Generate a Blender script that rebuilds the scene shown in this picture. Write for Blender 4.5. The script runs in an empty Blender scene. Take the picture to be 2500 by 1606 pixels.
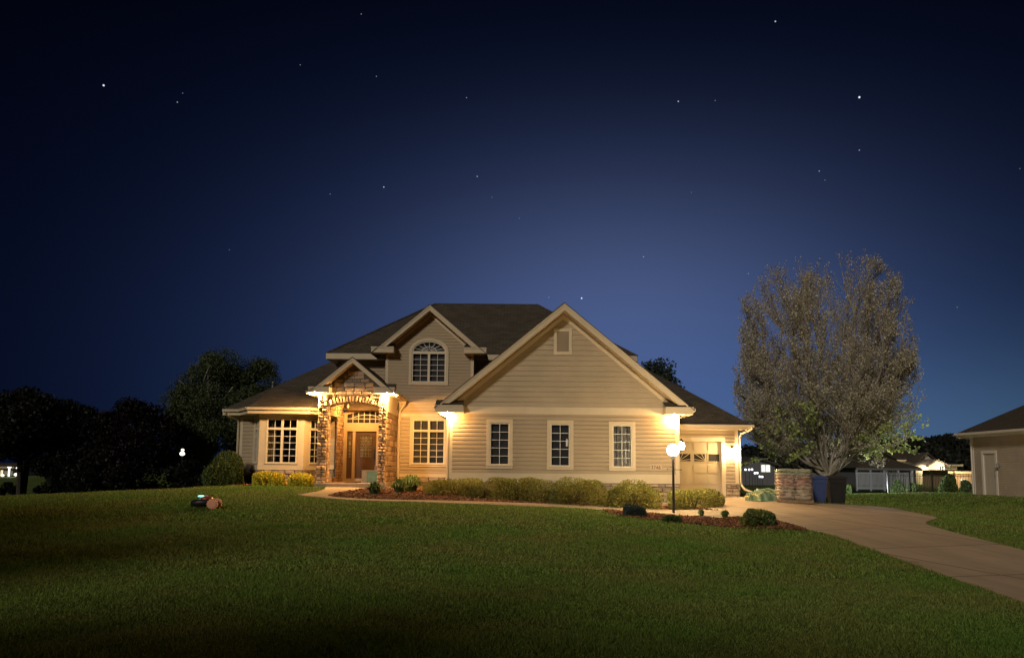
import bpy, bmesh, math, random
import numpy as np
from mathutils import Vector, Matrix

# ------------------------------------------------------------------ camera, sky, moon, exposure
sc = bpy.context.scene
COL = sc.collection
F, PX, PY = 1805.0, 1255.0, 958.0
PIT, ROLL, CZ = math.radians(5.75), math.radians(0.52), 1.6
_f = np.array([0, math.cos(PIT), math.sin(PIT)])
_r0 = np.array([1.0, 0, 0]); _u0 = np.cross(_r0, _f)
_r = math.cos(ROLL) * _r0 + math.sin(ROLL) * _u0
_u = -math.sin(ROLL) * _r0 + math.cos(ROLL) * _u0
cd = bpy.data.cameras.new('camera'); cam = bpy.data.objects.new('camera', cd); COL.objects.link(cam)
cd.sensor_fit = 'HORIZONTAL'; cd.sensor_width = 36.0; cd.lens = F / 2500 * 36
cd.shift_x = (1250 - PX) / 2500.0; cd.shift_y = (PY - 803) / 2500.0
cd.clip_start = 0.05; cd.clip_end = 3000
_m = Matrix(((_r[0], _u[0], -_f[0], 0), (_r[1], _u[1], -_f[1], 0), (_r[2], _u[2], -_f[2], CZ), (0, 0, 0, 1)))
cam.matrix_world = _m
sc.camera = cam
sc.render.engine = 'CYCLES'
sc.cycles.use_denoising = True
sc.cycles.max_bounces = 5
sc.cycles.transparent_max_bounces = 12
sc.cycles.caustics_reflective = False; sc.cycles.caustics_refractive = False
sc.cycles.sample_clamp_indirect = 4.0
sc.view_settings.view_transform = 'Standard'; sc.view_settings.look = 'None'
sc.view_settings.exposure = 0.0; sc.view_settings.gamma = 1.0


def ray(px, py):
    d = _f + _r * (px - PX) / F + _u * (PY - py) / F
    return d / d[1]


def P(px, py, Y):
    return np.array([0, 0, CZ]) + ray(px, py) * Y


SUN_AZ, SUN_EL = math.radians(207), math.radians(26)      # compass: from behind the camera, left of it
w = bpy.data.worlds.new('World'); sc.world = w; w.use_nodes = True
nt = w.node_tree; nt.nodes.clear()


class NG:
    """tiny node builder"""
    def __init__(s, nt): s.nt = nt; s.n = nt.nodes; s.l = nt.links
    def new(s, t, **k):
        n = s.n.new(t)
        for a, b in k.items(): setattr(n, a, b)
        return n
    def put(s, sock, v):
        if hasattr(v, 'links') or isinstance(v, bpy.types.NodeSocket): s.l.new(v, sock)
        else: sock.default_value = v
    def m(s, op, a, b=None, c=None, clamp=False):
        n = s.n.new('ShaderNodeMath'); n.operation = op; n.use_clamp = clamp
        s.put(n.inputs[0], a)
        if b is not None: s.put(n.inputs[1], b)
        if c is not None: s.put(n.inputs[2], c)
        return n.outputs[0]
    def vm(s, op, a, b=None, out=0):
        n = s.n.new('ShaderNodeVectorMath'); n.operation = op
        s.put(n.inputs[0], a)
        if b is not None: s.put(n.inputs[1], b)
        return n.outputs[out]
    def mix(s, f, a, b, kind='MIX'):
        n = s.n.new('ShaderNodeMix'); n.data_type = 'RGBA'; n.blend_type = kind
        s.put(n.inputs[0], f); s.put(n.inputs[6], a); s.put(n.inputs[7], b)
        return n.outputs[2]
    def noise(s, vec, scale, detail=3, rough=0.5):
        n = s.n.new('ShaderNodeTexNoise'); n.inputs['Scale'].default_value = scale
        n.inputs['Detail'].default_value = detail; n.inputs['Roughness'].default_value = rough
        if vec is not None: s.l.new(vec, n.inputs['Vector'])
        return n.outputs['Fac']
    def ramp(s, f, stops):
        n = s.n.new('ShaderNodeValToRGB'); r = n.color_ramp
        r.elements[0].position = stops[0][0]; r.elements[0].color = stops[0][1]
        r.elements[1].position = stops[-1][0]; r.elements[1].color = stops[-1][1]
        for p, c in stops[1:-1]:
            e = r.elements.new(p); e.color = c
        s.put(n.inputs[0], f)
        return n.outputs[0]


g = NG(nt)
geo = g.new('ShaderNodeTexCoord'); D = g.vm('NORMALIZE', geo.outputs['Generated'])
sep = g.new('ShaderNodeSeparateXYZ'); g.l.new(D, sep.inputs[0])
az = g.m('ARCTAN2', sep.outputs[0], sep.outputs[1])
el = g.m('ARCSINE', sep.outputs[2])


def gauss(a0, sa, e0, se):
    a = g.m('POWER', g.m('ABSOLUTE', g.m('DIVIDE', g.m('SUBTRACT', az, a0), sa)), 2.0)
    e = g.m('POWER', g.m('ABSOLUTE', g.m('DIVIDE', g.m('SUBTRACT', el, e0), se)), 2.0)
    return g.m('EXPONENT', g.m('MULTIPLY', g.m('ADD', a, e), -1.0))


def scaled(fac, col):
    n = g.new('ShaderNodeVectorMath', operation='SCALE'); n.inputs[0].default_value = col
    g.put(n.inputs['Scale'], fac); return n.outputs[0]


SKY = [  # azimuth, its spread, elevation, its spread, colour: last twilight and town glow low in the sky
    (0.22, 0.42, 0.02, 0.20, (0.027, 0.064, 0.168)),
    (0.14, 0.30, 0.21, 0.17, (0.043, 0.054, 0.096)),
    (0.08, 0.48, 0.18, 0.27, (0.010, 0.020, 0.068)),
    (0.55, 0.28, 0.02, 0.10, (0.030, 0.060, 0.080)),
]
skyc = None
for s_ in SKY:
    c_ = scaled(gauss(*s_[:4]), s_[4])
    skyc = c_ if skyc is None else g.vm('ADD', skyc, c_)
zen = scaled(g.m('EXPONENT', g.m('MULTIPLY', el, -2.2)), (0.0008, 0.0016, 0.0085))
skyc = g.vm('ADD', skyc, zen)
STARS = [(253, 209, 1.5), (433, 250, .5), (882, 35, .35), (733, 159, .3), (919, 187, .35), (1139, 239, .4), (1893, 53, .9),
         (1656, 248, .8), (1746, 246, .3), (2098, 238, 1.7), (2098, 367, .5), (2000, 418, .5), (2014, 440, .25), (1165, 431, .6),
         (937, 457, .8), (1420, 728, 1.4), (1340, 726, .35), (1571, 627, .5), (1827, 668, .35), (1201, 482, .25), (806, 474, .3),
         (2337, 750, .25), (2490, 412, .2), (560, 610, .2), (446, 228, .25), (1268, 533, .2), (1688, 470, .2)]
for (sx, sy, b_) in STARS:
    d_ = ray(sx, sy); d_ = d_ / np.linalg.norm(d_)
    dist = g.vm('DISTANCE', D, tuple(d_), out=1)
    rad = 0.00065 + 0.00045 * b_
    k_ = g.m('SUBTRACT', 1.0, g.m('DIVIDE', dist, rad), clamp=True)
    skyc = g.vm('ADD', skyc, scaled(k_, (0.9 * b_, 1.0 * b_, 1.15 * b_)))
bgn = g.new('ShaderNodeBackground'); g.l.new(skyc, bgn.inputs[0]); bgn.inputs[1].default_value = 1.0
wo = g.new('ShaderNodeOutputWorld'); g.l.new(bgn.outputs[0], wo.inputs[0])

sd = bpy.data.lights.new('moon', 'SUN'); sun = bpy.data.objects.new('moon', sd); COL.objects.link(sun)
sd.energy = 1.15; sd.angle = math.radians(7.0); sd.color = (1.0, 0.90, 0.74)
_dir = Vector((math.sin(SUN_AZ) * math.cos(SUN_EL), math.cos(SUN_AZ) * math.cos(SUN_EL), math.sin(SUN_EL)))
sun.rotation_euler = (-_dir).to_track_quat('-Z', 'Y').to_euler()

WARM = (1.0, 0.54, 0.17)
AMBER = (1.0, 0.47, 0.12)


def lamp(kind, loc, energy, color, radius=0.05, aim=None, cone=150, blend=0.5, name='lamp_light', parent=None):
    d = bpy.data.lights.new(name, kind); o = bpy.data.objects.new(name, d); COL.objects.link(o)
    d.energy = energy; d.color = color; d.shadow_soft_size = radius
    if kind == 'SPOT': d.spot_size = math.radians(cone); d.spot_blend = blend
    L = Vector(loc)
    if parent is not None:
        L = L - parent.location; o.parent = parent
    o.location = L
    if aim is not None: o.rotation_euler = (Vector(aim) - Vector(loc)).to_track_quat('-Z', 'Y').to_euler()
    return o


# ------------------------------------------------------------------ terrain height
def sstep(t):
    t = np.clip(t, 0, 1); return t * t * (3 - 2 * t)


BX = [-60, -30, -18, -13, -10, -6, -3, 0, 3, 5.3, 7, 9.5, 12, 15, 19, 24, 40]
BZ = [0.0, 0.05, 0.42, 0.70, 0.78, 0.76, 0.62, 0.40, 0.24, 0.15, 0.28, 0.42, 0.30, 0.14, 0.24, 0.44, 0.3]


def H(x, y):
    x = np.asarray(x, float); y = np.asarray(y, float)
    b = np.interp(x, BX, BZ)
    h = b * sstep((y - 8) / 21.0)
    left = sstep((-11.9 - x) / 1.5)
    h = h - left * np.clip(0.16 * (y - 26.5), 0, 1.3) * (1 - sstep((y - 50) / 30))
    far = sstep((y - 39) / 12.0)
    h = h * (1 - far * (x > -12)) + 0.0
    return h


def Gd(px, py):
    """the spot on the ground seen at a pixel"""
    d = ray(px, py); Y = 3.0
    while Y < 400:
        p = np.array([0, 0, CZ]) + d * Y
        if p[2] <= H(p[0], p[1]): return (p[0], p[1])
        Y += 0.02
    return (p[0], p[1])


# ------------------------------------------------------------------ materials
MATS = {}


def mat(name, col, rough=0.7, spec=0.3, metal=0.0, var=0.0, vscale=3.0, bump=0.0, bscale=40.0, emit=None, estr=0.0, island=0.0, sss=0.0, coat=0.0, hue2=None, coords='Object'):
    if name in MATS: return MATS[name]
    m = bpy.data.materials.new(name); m.use_nodes = True; MATS[name] = m
    n = NG(m.node_tree); b = m.node_tree.nodes['Principled BSDF']
    b.inputs['Roughness'].default_value = rough; b.inputs['Metallic'].default_value = metal
    b.inputs['Specular IOR Level'].default_value = spec
    c4 = (*col, 1)
    b.inputs['Base Color'].default_value = c4
    tc = n.new('ShaderNodeTexCoord'); vec = tc.outputs[coords]
    out = None
    if var or hue2:
        f = n.noise(vec, vscale, 4, 0.6)
        f = n.m('MULTIPLY_ADD', f, 2.4, -0.7, clamp=True)
        c2 = hue2 if hue2 else tuple(max(0, x * (1 - var)) for x in col)
        c1 = col if hue2 else tuple(min(1, x * (1 + var)) for x in col)
        out = n.mix(f, (*c1, 1), (*c2, 1))
    if island:
        gi = n.new('ShaderNodeNewGeometry')
        k = n.m('MULTIPLY_ADD', gi.outputs['Random Per Island'], 2 * island, 1 - island)
        hs = n.new('ShaderNodeHueSaturation'); n.put(hs.inputs['Color'], out if out is not None else c4)
        n.put(hs.inputs['Value'], k); out = hs.outputs[0]
    if out is not None: n.l.new(out, b.inputs['Base Color'])
    if bump:
        f = n.noise(vec, bscale, 3, 0.6)
        bn = n.new('ShaderNodeBump'); bn.inputs['Strength'].default_value = bump; bn.inputs['Distance'].default_value = 0.02
        n.l.new(f, bn.inputs['Height']); n.l.new(bn.outputs[0], b.inputs['Normal'])
    if emit is not None:
        b.inputs['Emission Color'].default_value = (*emit, 1); b.inputs['Emission Strength'].default_value = estr
    if coat: b.inputs['Coat Weight'].default_value = coat
    return m


def roof_mat(name, c1, c2):
    m = bpy.data.materials.new(name); m.use_nodes = True
    n = NG(m.node_tree); b = m.node_tree.nodes['Principled BSDF']; b.inputs['Roughness'].default_value = 0.9
    b.inputs['Specular IOR Level'].default_value = 0.15
    uv = n.new('ShaderNodeUVMap')
    br = n.new('ShaderNodeTexBrick'); n.l.new(uv.outputs[0], br.inputs['Vector'])
    br.inputs['Color1'].default_value = (*c1, 1); br.inputs['Color2'].default_value = (*c2, 1)
    br.inputs['Mortar'].default_value = (c1[0] * .35, c1[1] * .35, c1[2] * .35, 1)
    br.inputs['Scale'].default_value = 1.0; br.inputs['Brick Width'].default_value = 0.32; br.inputs['Row Height'].default_value = 0.145
    br.inputs['Mortar Size'].default_value = 0.012; br.inputs['Mortar Smooth'].default_value = 0.4; br.inputs['Bias'].default_value = 0.0
    f = n.m('MULTIPLY_ADD', n.noise(uv.outputs[0], 1.1, 5, 0.75), 2.6, -.8, clamp=True)
    f2 = n.noise(uv.outputs[0], 45, 2, 0.7)
    c = n.mix(n.m('MULTIPLY', f, 0.7), br.outputs[0], (c1[0] * .6, c1[1] * .6, c1[2] * .62, 1))
    c = n.mix(n.m('MULTIPLY', f2, 0.5), c, (c2[0] * 1.5, c2[1] * 1.45, c2[2] * 1.4, 1))
    n.l.new(c, b.inputs['Base Color'])
    bn = n.new('ShaderNodeBump'); bn.inputs['Strength'].default_value = 0.7; bn.inputs['Distance'].default_value = 0.02
    hh = n.m('ADD', n.m('MULTIPLY', br.outputs['Fac'], -1.0), n.m('MULTIPLY', f2, 0.5))
    n.l.new(hh, bn.inputs['Height']); n.l.new(bn.outputs[0], b.inputs['Normal'])
    MATS[name] = m; return m


def glass_mat(name, tint=(0.55, 0.58, 0.6), base=0.06):
    m = bpy.data.materials.new(name); m.use_nodes = True; n = NG(m.node_tree); m.node_tree.nodes.clear()
    tr = n.new('ShaderNodeBsdfTransparent'); tr.inputs[0].default_value = (*tint, 1)
    gl = n.new('ShaderNodeBsdfGlossy'); gl.inputs['Roughness'].default_value = 0.03; gl.inputs[0].default_value = (1, 1, 1, 1)
    tc = n.new('ShaderNodeTexCoord'); bn = n.new('ShaderNodeBump'); bn.inputs['Strength'].default_value = 0.15; bn.inputs['Distance'].default_value = 0.02
    n.l.new(n.noise(tc.outputs['Object'], 2.5, 2, 0.5), bn.inputs['Height']); n.l.new(bn.outputs[0], gl.inputs['Normal'])
    fr = n.new('ShaderNodeFresnel'); fr.inputs[0].default_value = 1.5
    f = n.m('MULTIPLY_ADD', fr.outputs[0], 1.4, base, clamp=True)
    mx = n.new('ShaderNodeMixShader'); n.l.new(f, mx.inputs[0]); n.l.new(tr.outputs[0], mx.inputs[1]); n.l.new(gl.outputs[0], mx.inputs[2])
    o = n.new('ShaderNodeOutputMaterial'); n.l.new(mx.outputs[0], o.inputs[0]); MATS[name] = m; return m


def leaf_mat(name, c1, c2, island=0.45, trans=0.25, vscale=1.2):
    m = bpy.data.materials.new(name); m.use_nodes = True; n = NG(m.node_tree); b = m.node_tree.nodes['Principled BSDF']
    b.inputs['Roughness'].default_value = 0.6; b.inputs['Specular IOR Level'].default_value = 0.25
    tc = n.new('ShaderNodeTexCoord'); gi = n.new('ShaderNodeNewGeometry')
    f = n.m('MULTIPLY_ADD', n.noise(tc.outputs['Object'], vscale, 3), 2.6, -0.8, clamp=True)
    c = n.mix(f, (*c1, 1), (*c2, 1))
    hs = n.new('ShaderNodeHueSaturation'); n.l.new(c, hs.inputs['Color'])
    n.l.new(n.m('MULTIPLY_ADD', gi.outputs['Random Per Island'], 2 * island, 1 - island), hs.inputs['Value'])
    n.l.new(hs.outputs[0], b.inputs['Base Color'])
    if trans:
        tl = n.new('ShaderNodeBsdfTranslucent'); n.l.new(hs.outputs[0], tl.inputs[0])
        mx = n.new('ShaderNodeMixShader'); mx.inputs[0].default_value = trans
        n.l.new(b.outputs[0], mx.inputs[1]); n.l.new(tl.outputs[0], mx.inputs[2])
        n.l.new(mx.outputs[0], m.node_tree.nodes['Material Output'].inputs[0])
    MATS[name] = m; return m


M_SIDING = mat('siding_tan', (0.43, 0.335, 0.225), 0.65, 0.3, var=0.06, vscale=0.8, bump=0.08, bscale=30)
M_SIDING_UP = mat('siding_tan_upper', (0.44, 0.35, 0.24), 0.65, 0.3, var=0.07, vscale=1.1, bump=0.1, bscale=12)
M_TRIM = mat('trim_cream', (0.62, 0.51, 0.36), 0.55, 0.35, var=0.05, vscale=2)
M_FRAME = mat('window_frame_white', (0.70, 0.62, 0.48), 0.5, 0.4)
M_MUNTIN = mat('muntin_white', (0.75, 0.73, 0.68), 0.5, 0.4)
M_STONE = mat('field_stone', (0.46, 0.315, 0.20), 0.85, 0.2, var=0.25, vscale=7, bump=0.5, bscale=35, island=0.35)
M_STONE2 = mat('ledge_stone', (0.36, 0.275, 0.20), 0.85, 0.2, var=0.22, vscale=6, bump=0.4, bscale=35, island=0.28)
M_MORTAR = mat('mortar_dark', (0.12, 0.095, 0.07), 0.95, 0.1, var=0.2, vscale=10)
M_ROOF = roof_mat('asphalt_shingle', (0.050, 0.042, 0.034), (0.125, 0.104, 0.082))
M_ROOF2 = roof_mat('asphalt_shingle_far', (0.07, 0.06, 0.05), (0.09, 0.075, 0.06))
M_GLASS = glass_mat('window_glass', (0.75, 0.76, 0.78), 0.03)
M_BLIND = mat('blind_grey', (0.13, 0.118, 0.108), 0.8, 0.2, var=0.08, vscale=1)
M_DARK = mat('room_dark', (0.030, 0.024, 0.018), 0.9, 0.1, var=0.3, vscale=2)
M_CURTAIN = mat('curtain_ochre', (0.25, 0.19, 0.10), 0.9, 0.1, var=0.3, vscale=6)
M_DOOR = mat('door_brown', (0.115, 0.072, 0.045), 0.5, 0.4, var=0.08, vscale=3)
M_LEAD = mat('leaded_came', (0.55, 0.52, 0.45), 0.35, 0.5, metal=0.4)
M_BLACK = mat('black_metal', (0.018, 0.018, 0.02), 0.45, 0.4)
M_CONC = mat('concrete', (0.40, 0.315, 0.23), 0.9, 0.15, var=0.16, vscale=1.3, bump=0.25, bscale=60)
M_GARAGE = mat('garage_door_cream', (0.42, 0.345, 0.24), 0.55, 0.35, var=0.03)
M_BULB = mat('lamp_globe', (1, .95, .8), 0.4, emit=(1.0, 0.80, 0.50), estr=60)


# ------------------------------------------------------------------ mesh helpers
class Frame:
    """wall frame: u runs along the wall, d out of it, z up"""
    def __init__(s, o=(0, 0, 0), u=(1, 0, 0), n=(0, -1, 0)): s.o = Vector(o); s.u = Vector(u).normalized(); s.n = Vector(n).normalized()
    def __call__(s, p): return s.o + s.u * p[0] + s.n * p[1] + Vector((0, 0, p[2]))


class MB:
    def __init__(s): s.v = []; s.f = []
    def add(s, vs, fs, fr=None):
        k = len(s.v)
        s.v += [tuple(fr(p)) if fr else tuple(p) for p in vs]
        s.f += [[i + k for i in f] for f in fs]
    def box(s, x0, x1, y0, y1, z0, z1, fr=None):
        vs = [(x0, y0, z0), (x1, y0, z0), (x1, y1, z0), (x0, y1, z0), (x0, y0, z1), (x1, y0, z1), (x1, y1, z1), (x0, y1, z1)]
        s.add(vs, [(0, 3, 2, 1), (4, 5, 6, 7), (0, 1, 5, 4), (1, 2, 6, 5), (2, 3, 7, 6), (3, 0, 4, 7)], fr)
    def poly(s, pts, fr=None): s.add(pts, [tuple(range(len(pts)))], fr)
    def prism(s, pts, d0, d1, fr=None):
        """pts in (u,z); thickness from d0 to d1"""
        n = len(pts)
        vs = [(p[0], d0, p[1]) for p in pts] + [(p[0], d1, p[1]) for p in pts]
        fs = [tuple(range(n)), tuple(range(2 * n - 1, n - 1, -1))] + [(i, (i + 1) % n, n + (i + 1) % n, n + i) for i in range(n)]
        s.add(vs, fs, fr)
    def band(s, inner, outer, d0, d1, fr=None, closed=False):
        """strip between two (u,z) polylines with thickness"""
        n = len(inner)
        vs = [(p[0], d0, p[1]) for p in inner] + [(p[0], d0, p[1]) for p in outer] + [(p[0], d1, p[1]) for p in inner] + [(p[0], d1, p[1]) for p in outer]
        fs = []
        rng = range(n) if closed else range(n - 1)
        for i in rng:
            j = (i + 1) % n
            fs += [(i, j, n + j, n + i), (2 * n + i, 3 * n + i, 3 * n + j, 2 * n + j), (i, 2 * n + i, 2 * n + j, j), (n + i, n + j, 3 * n + j, 3 * n + i)]
        if not closed:
            fs += [(0, n, 3 * n, 2 * n), (n - 1, 3 * n - 1, 4 * n - 1, 2 * n - 1)]
        s.add(vs, fs, fr)
    def tube(s, pts, rad, n=8, cap=True):
        pts = [Vector(p) for p in pts]
        if not hasattr(rad, '__len__'): rad = [rad] * len(pts)
        k = len(s.v); rings = []
        for i, p in enumerate(pts):
            t = (pts[min(i + 1, len(pts) - 1)] - pts[max(i - 1, 0)])
            if t.length < 1e-9: t = Vector((0, 0, 1))
            t.normalize(); a = Vector((0, 0, 1)) if abs(t.z) < 0.9 else Vector((1, 0, 0))
            e1 = t.cross(a).normalized(); e2 = t.cross(e1)
            for j in range(n):
                an = 2 * math.pi * j / n
                s.v.append(tuple(p + (e1 * math.cos(an) + e2 * math.sin(an)) * rad[i]))
        for i in range(len(pts) - 1):
            for j in range(n):
                a = k + i * n + j; b = k + i * n + (j + 1) % n
                s.f.append((a, b, b + n, a + n))
        if cap:
            s.f.append(tuple(k + j for j in range(n))[::-1]); s.f.append(tuple(k + (len(pts) - 1) * n + j for j in range(n)))
    def lathe(s, prof, c, n=20):
        k = len(s.v)
        for (r, z) in prof:
            for j in range(n):
                a = 2 * math.pi * j / n; s.v.append((c[0] + r * math.cos(a), c[1] + r * math.sin(a), c[2] + z))
        for i in range(len(prof) - 1):
            for j in range(n):
                a = k + i * n + j; b = k + i * n + (j + 1) % n
                s.f.append((a, b, b + n, a + n))
        s.f.append(tuple(k + j for j in range(n))[::-1]); s.f.append(tuple(k + (len(prof) - 1) * n + j for j in range(n)))
    def ball(s, c, r, n=16, sz=1.0):
        s.lathe([(r * math.sin(math.pi * (i + .02) / (n / 2 + .04)), -sz * r * math.cos(math.pi * (i + .02) / (n / 2 + .04))) for i in range(n // 2 + 1)], c, n)
    def bar2(s, a, b, w, d0, d1, fr=None):
        """flat bar in a wall plane from (u,z) a to b"""
        a = Vector(a); b = Vector(b); t = (b - a).normalized(); q = Vector((-t.y, t.x)) * w / 2
        s.prism([tuple(a + q), tuple(b + q), tuple(b - q), tuple(a - q)], d0, d1, fr)
    def build(s, name, m, parent=None, smooth=False, uv=False, label=None):
        me = bpy.data.meshes.new(name)
        off = Vector((0, 0, 0))
        if parent is not None:
            q = parent
            while q.parent is not None: q = q.parent
            off = q.location
        me.from_pydata([(a - off.x, b - off.y, c - off.z) for a, b, c in s.v], [], s.f)
        bm = bmesh.new(); bm.from_mesh(me); bmesh.ops.recalc_face_normals(bm, faces=bm.faces)
        if uv:
            L = bm.loops.layers.uv.new('UVMap')
            for f in bm.faces:
                nn = f.normal; hz = Vector((-nn.y, nn.x, 0))
                if hz.length < 1e-5: hz = Vector((1, 0, 0))
                hz.normalize(); up = nn.cross(hz)
                for l in f.loops: l[L].uv = (l.vert.co.dot(hz), l.vert.co.dot(up))
        bm.to_mesh(me); bm.free()
        if smooth:
            for p in me.polygons: p.use_smooth = True
        me.materials.append(m if not isinstance(m, str) else MATS[m])
        o = bpy.data.objects.new(name, me); COL.objects.link(o)
        if parent is not None: o.parent = parent
        if label: o['label'] = label
        return o


def tag(o, label, cat, group=None):
    o['label'] = label; o['category'] = cat
    if group: o['group'] = group
    return o


def thing(name, label, cat, loc, group=None):
    o = bpy.data.objects.new(name, None); COL.objects.link(o); o.location = loc; o.empty_display_size = 0.2
    return tag(o, label, cat, group)


def npmesh(name, V, quads, m, parent=None, kind=None):
    """V (n,3), quads (k,4) or (k,3) numpy -> object"""
    off = np.zeros(3)
    if parent is not None:
        q = parent
        while q.parent is not None: q = q.parent
        off = np.array(q.location)
    V = np.asarray(V, np.float32) - off.astype(np.float32); k = quads.shape[1]
    me = bpy.data.meshes.new(name)
    me.vertices.add(len(V)); me.vertices.foreach_set('co', V.ravel())
    me.loops.add(quads.size); me.loops.foreach_set('vertex_index', quads.astype(np.int32).ravel())
    me.polygons.add(len(quads)); me.polygons.foreach_set('loop_start', np.arange(0, quads.size, k, dtype=np.int32))
    me.update(calc_edges=True); me.validate()
    me.materials.append(m)
    o = bpy.data.objects.new(name, me); COL.objects.link(o)
    if parent is not None: o.parent = parent
    return o


def leaves(C, size, rng, aspect=0.55, dirs=None, spread=1.0, jit=0.4):
    """one diamond leaf at every centre; dirs = preferred long axis"""
    n = len(C); C = np.asarray(C)
    A = rng.normal(size=(n, 3)) * spread
    if dirs is not None: A = A + dirs
    A /= np.linalg.norm(A, axis=1)[:, None] + 1e-9
    B = np.cross(A, rng.normal(size=(n, 3))); B /= np.linalg.norm(B, axis=1)[:, None] + 1e-9
    s = (np.asarray(size) * (1 + jit * rng.uniform(-1, 1, n)))[:, None]
    N = np.cross(A, B)
    V = np.stack([C - A * s * .5, C + B * s * aspect * .5 + N * s * .08, C + A * s * .5, C - B * s * aspect * .5 + N * s * .08], 1).reshape(-1, 3)
    Q = np.arange(4 * n).reshape(n, 4)
    return V, Q


# ------------------------------------------------------------------ ground, drive, walks, beds
def structure(o): o['kind'] = 'structure'; return o


def grid_sheet(name, xs, ys, m, fz):
    X, Y = np.meshgrid(xs, ys); Z = fz(X, Y)
    V = np.stack([X, Y, Z], -1).reshape(-1, 3); nx = len(xs); ny = len(ys)
    i = (np.arange(ny - 1)[:, None] * nx + np.arange(nx - 1)[None]).ravel()
    Q = np.stack([i, i + 1, i + nx + 1, i + nx], 1)
    o = npmesh(name, V, Q, m)
    o.data.polygons.foreach_set('use_smooth', np.ones(len(Q), bool)); return o


def grass_ground():
    m = bpy.data.materials.new('lawn'); m.use_nodes = True; n = NG(m.node_tree); b = m.node_tree.nodes['Principled BSDF']
    b.inputs['Roughness'].default_value = 0.9; b.inputs['Specular IOR Level'].default_value = 0.1
    tc = n.new('ShaderNodeTexCoord'); v = tc.outputs['Object']
    f1 = n.m('MULTIPLY_ADD', n.noise(v, 0.35, 4, 0.6), 2.4, -0.7, clamp=True)
    mp = n.new('ShaderNodeMapping'); mp.inputs['Scale'].default_value = (0.5, 2.0, 1); n.l.new(v, mp.inputs[0])
    f2 = n.m('MULTIPLY_ADD', n.noise(mp.outputs[0], 2.5, 4, 0.7), 3.0, -1.0, clamp=True)
    f3 = n.noise(v, 25, 3, 0.7)
    c = n.mix(f1, (0.150, 0.220, 0.044, 1), (0.180, 0.215, 0.052, 1))
    c = n.mix(n.m('MULTIPLY', f2, 0.5), c, (0.055, 0.095, 0.020, 1))
    c = n.mix(n.m('MULTIPLY', f3, 0.6), c, (0.035, 0.06, 0.014, 1))
    n.l.new(c, b.inputs['Base Color'])
    bn = n.new('ShaderNodeBump'); bn.inputs['Strength'].default_value = 1.0; bn.inputs['Distance'].default_value = 0.06
    n.l.new(n.m('ADD', n.m('MULTIPLY', f2, .5), f3), bn.inputs['Height']); n.l.new(bn.outputs[0], b.inputs['Normal'])
    return m


M_LAWN = grass_ground()
xs = np.concatenate([[-900, -500, -300, -200, -140, -100, -80, -65, -52], np.arange(-44, 44.1, 0.5), [52, 65, 80, 100, 140, 200, 300, 500, 900]])
ys = np.concatenate([[-60, -30, -15], np.arange(-6, 60.1, 0.5), [66, 74, 84, 100, 130, 170, 230, 320, 500, 900, 1500]])
ground = structure(grid_sheet('ground', xs, ys, M_LAWN, lambda X, Y: H(X, Y)))


def sheet(name, poly, m, dz, step=0.5, kind='structure'):
    """a flat polygon (x,y) draped on the terrain"""
    bm = bmesh.new()
    f = bm.faces.new([bm.verts.new((p[0], p[1], 0)) for p in poly])
    P_ = np.array(poly); lo = P_.min(0); hi = P_.max(0)
    for ax in (0, 1):
        q = math.ceil(lo[ax] / step) * step
        while q < hi[ax]:
            co = [0, 0, 0]; co[ax] = q; no = [0, 0, 0]; no[ax] = 1
            bmesh.ops.bisect_plane(bm, geom=bm.verts[:] + bm.edges[:] + bm.faces[:], plane_co=co, plane_no=no)
            q += step
    bmesh.ops.triangulate(bm, faces=bm.faces)
    for v in bm.verts: v.co.z = float(H(v.co.x, v.co.y)) + dz
    bmesh.ops.recalc_face_normals(bm, faces=bm.faces)
    top = bm.faces[:]
    if top and top[0].normal.z < 0: bmesh.ops.reverse_faces(bm, faces=top)
    ret = bmesh.ops.extrude_face_region(bm, geom=bm.faces[:])
    for e in ret['geom']:
        if isinstance(e, bmesh.types.BMVert): e.co.z += 0.0
    for v in [v for v in bm.verts if v not in set(x for x in ret['geom'] if isinstance(x, bmesh.types.BMVert))]: v.co.z -= dz + 0.1
    me = bpy.data.meshes.new(name); bmesh.ops.recalc_face_normals(bm, faces=bm.faces); bm.to_mesh(me); bm.free()
    me.materials.append(m); o = bpy.data.objects.new(name, me); COL.objects.link(o); o['kind'] = kind
    return o


def inpoly(x, y, poly):
    x = np.asarray(x); y = np.asarray(y); c = np.zeros(x.shape, bool); n = len(poly)
    for i in range(n):
        x1, y1 = poly[i]; x2, y2 = poly[(i + 1) % n]
        k = ((y1 > y) != (y2 > y)) & (x < (x2 - x1) * (y - y1) / (y2 - y1 + 1e-12) + x1)
        c ^= k
    return c


def smooth_line(pts, it=2):
    for _ in range(it):
        q = [pts[0]]
        for a, b in zip(pts[:-1], pts[1:]):
            q += [(a[0] * .75 + b[0] * .25, a[1] * .75 + b[1] * .25), (a[0] * .25 + b[0] * .75, a[1] * .25 + b[1] * .75)]
        pts = q + [pts[-1]]
    return pts


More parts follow.
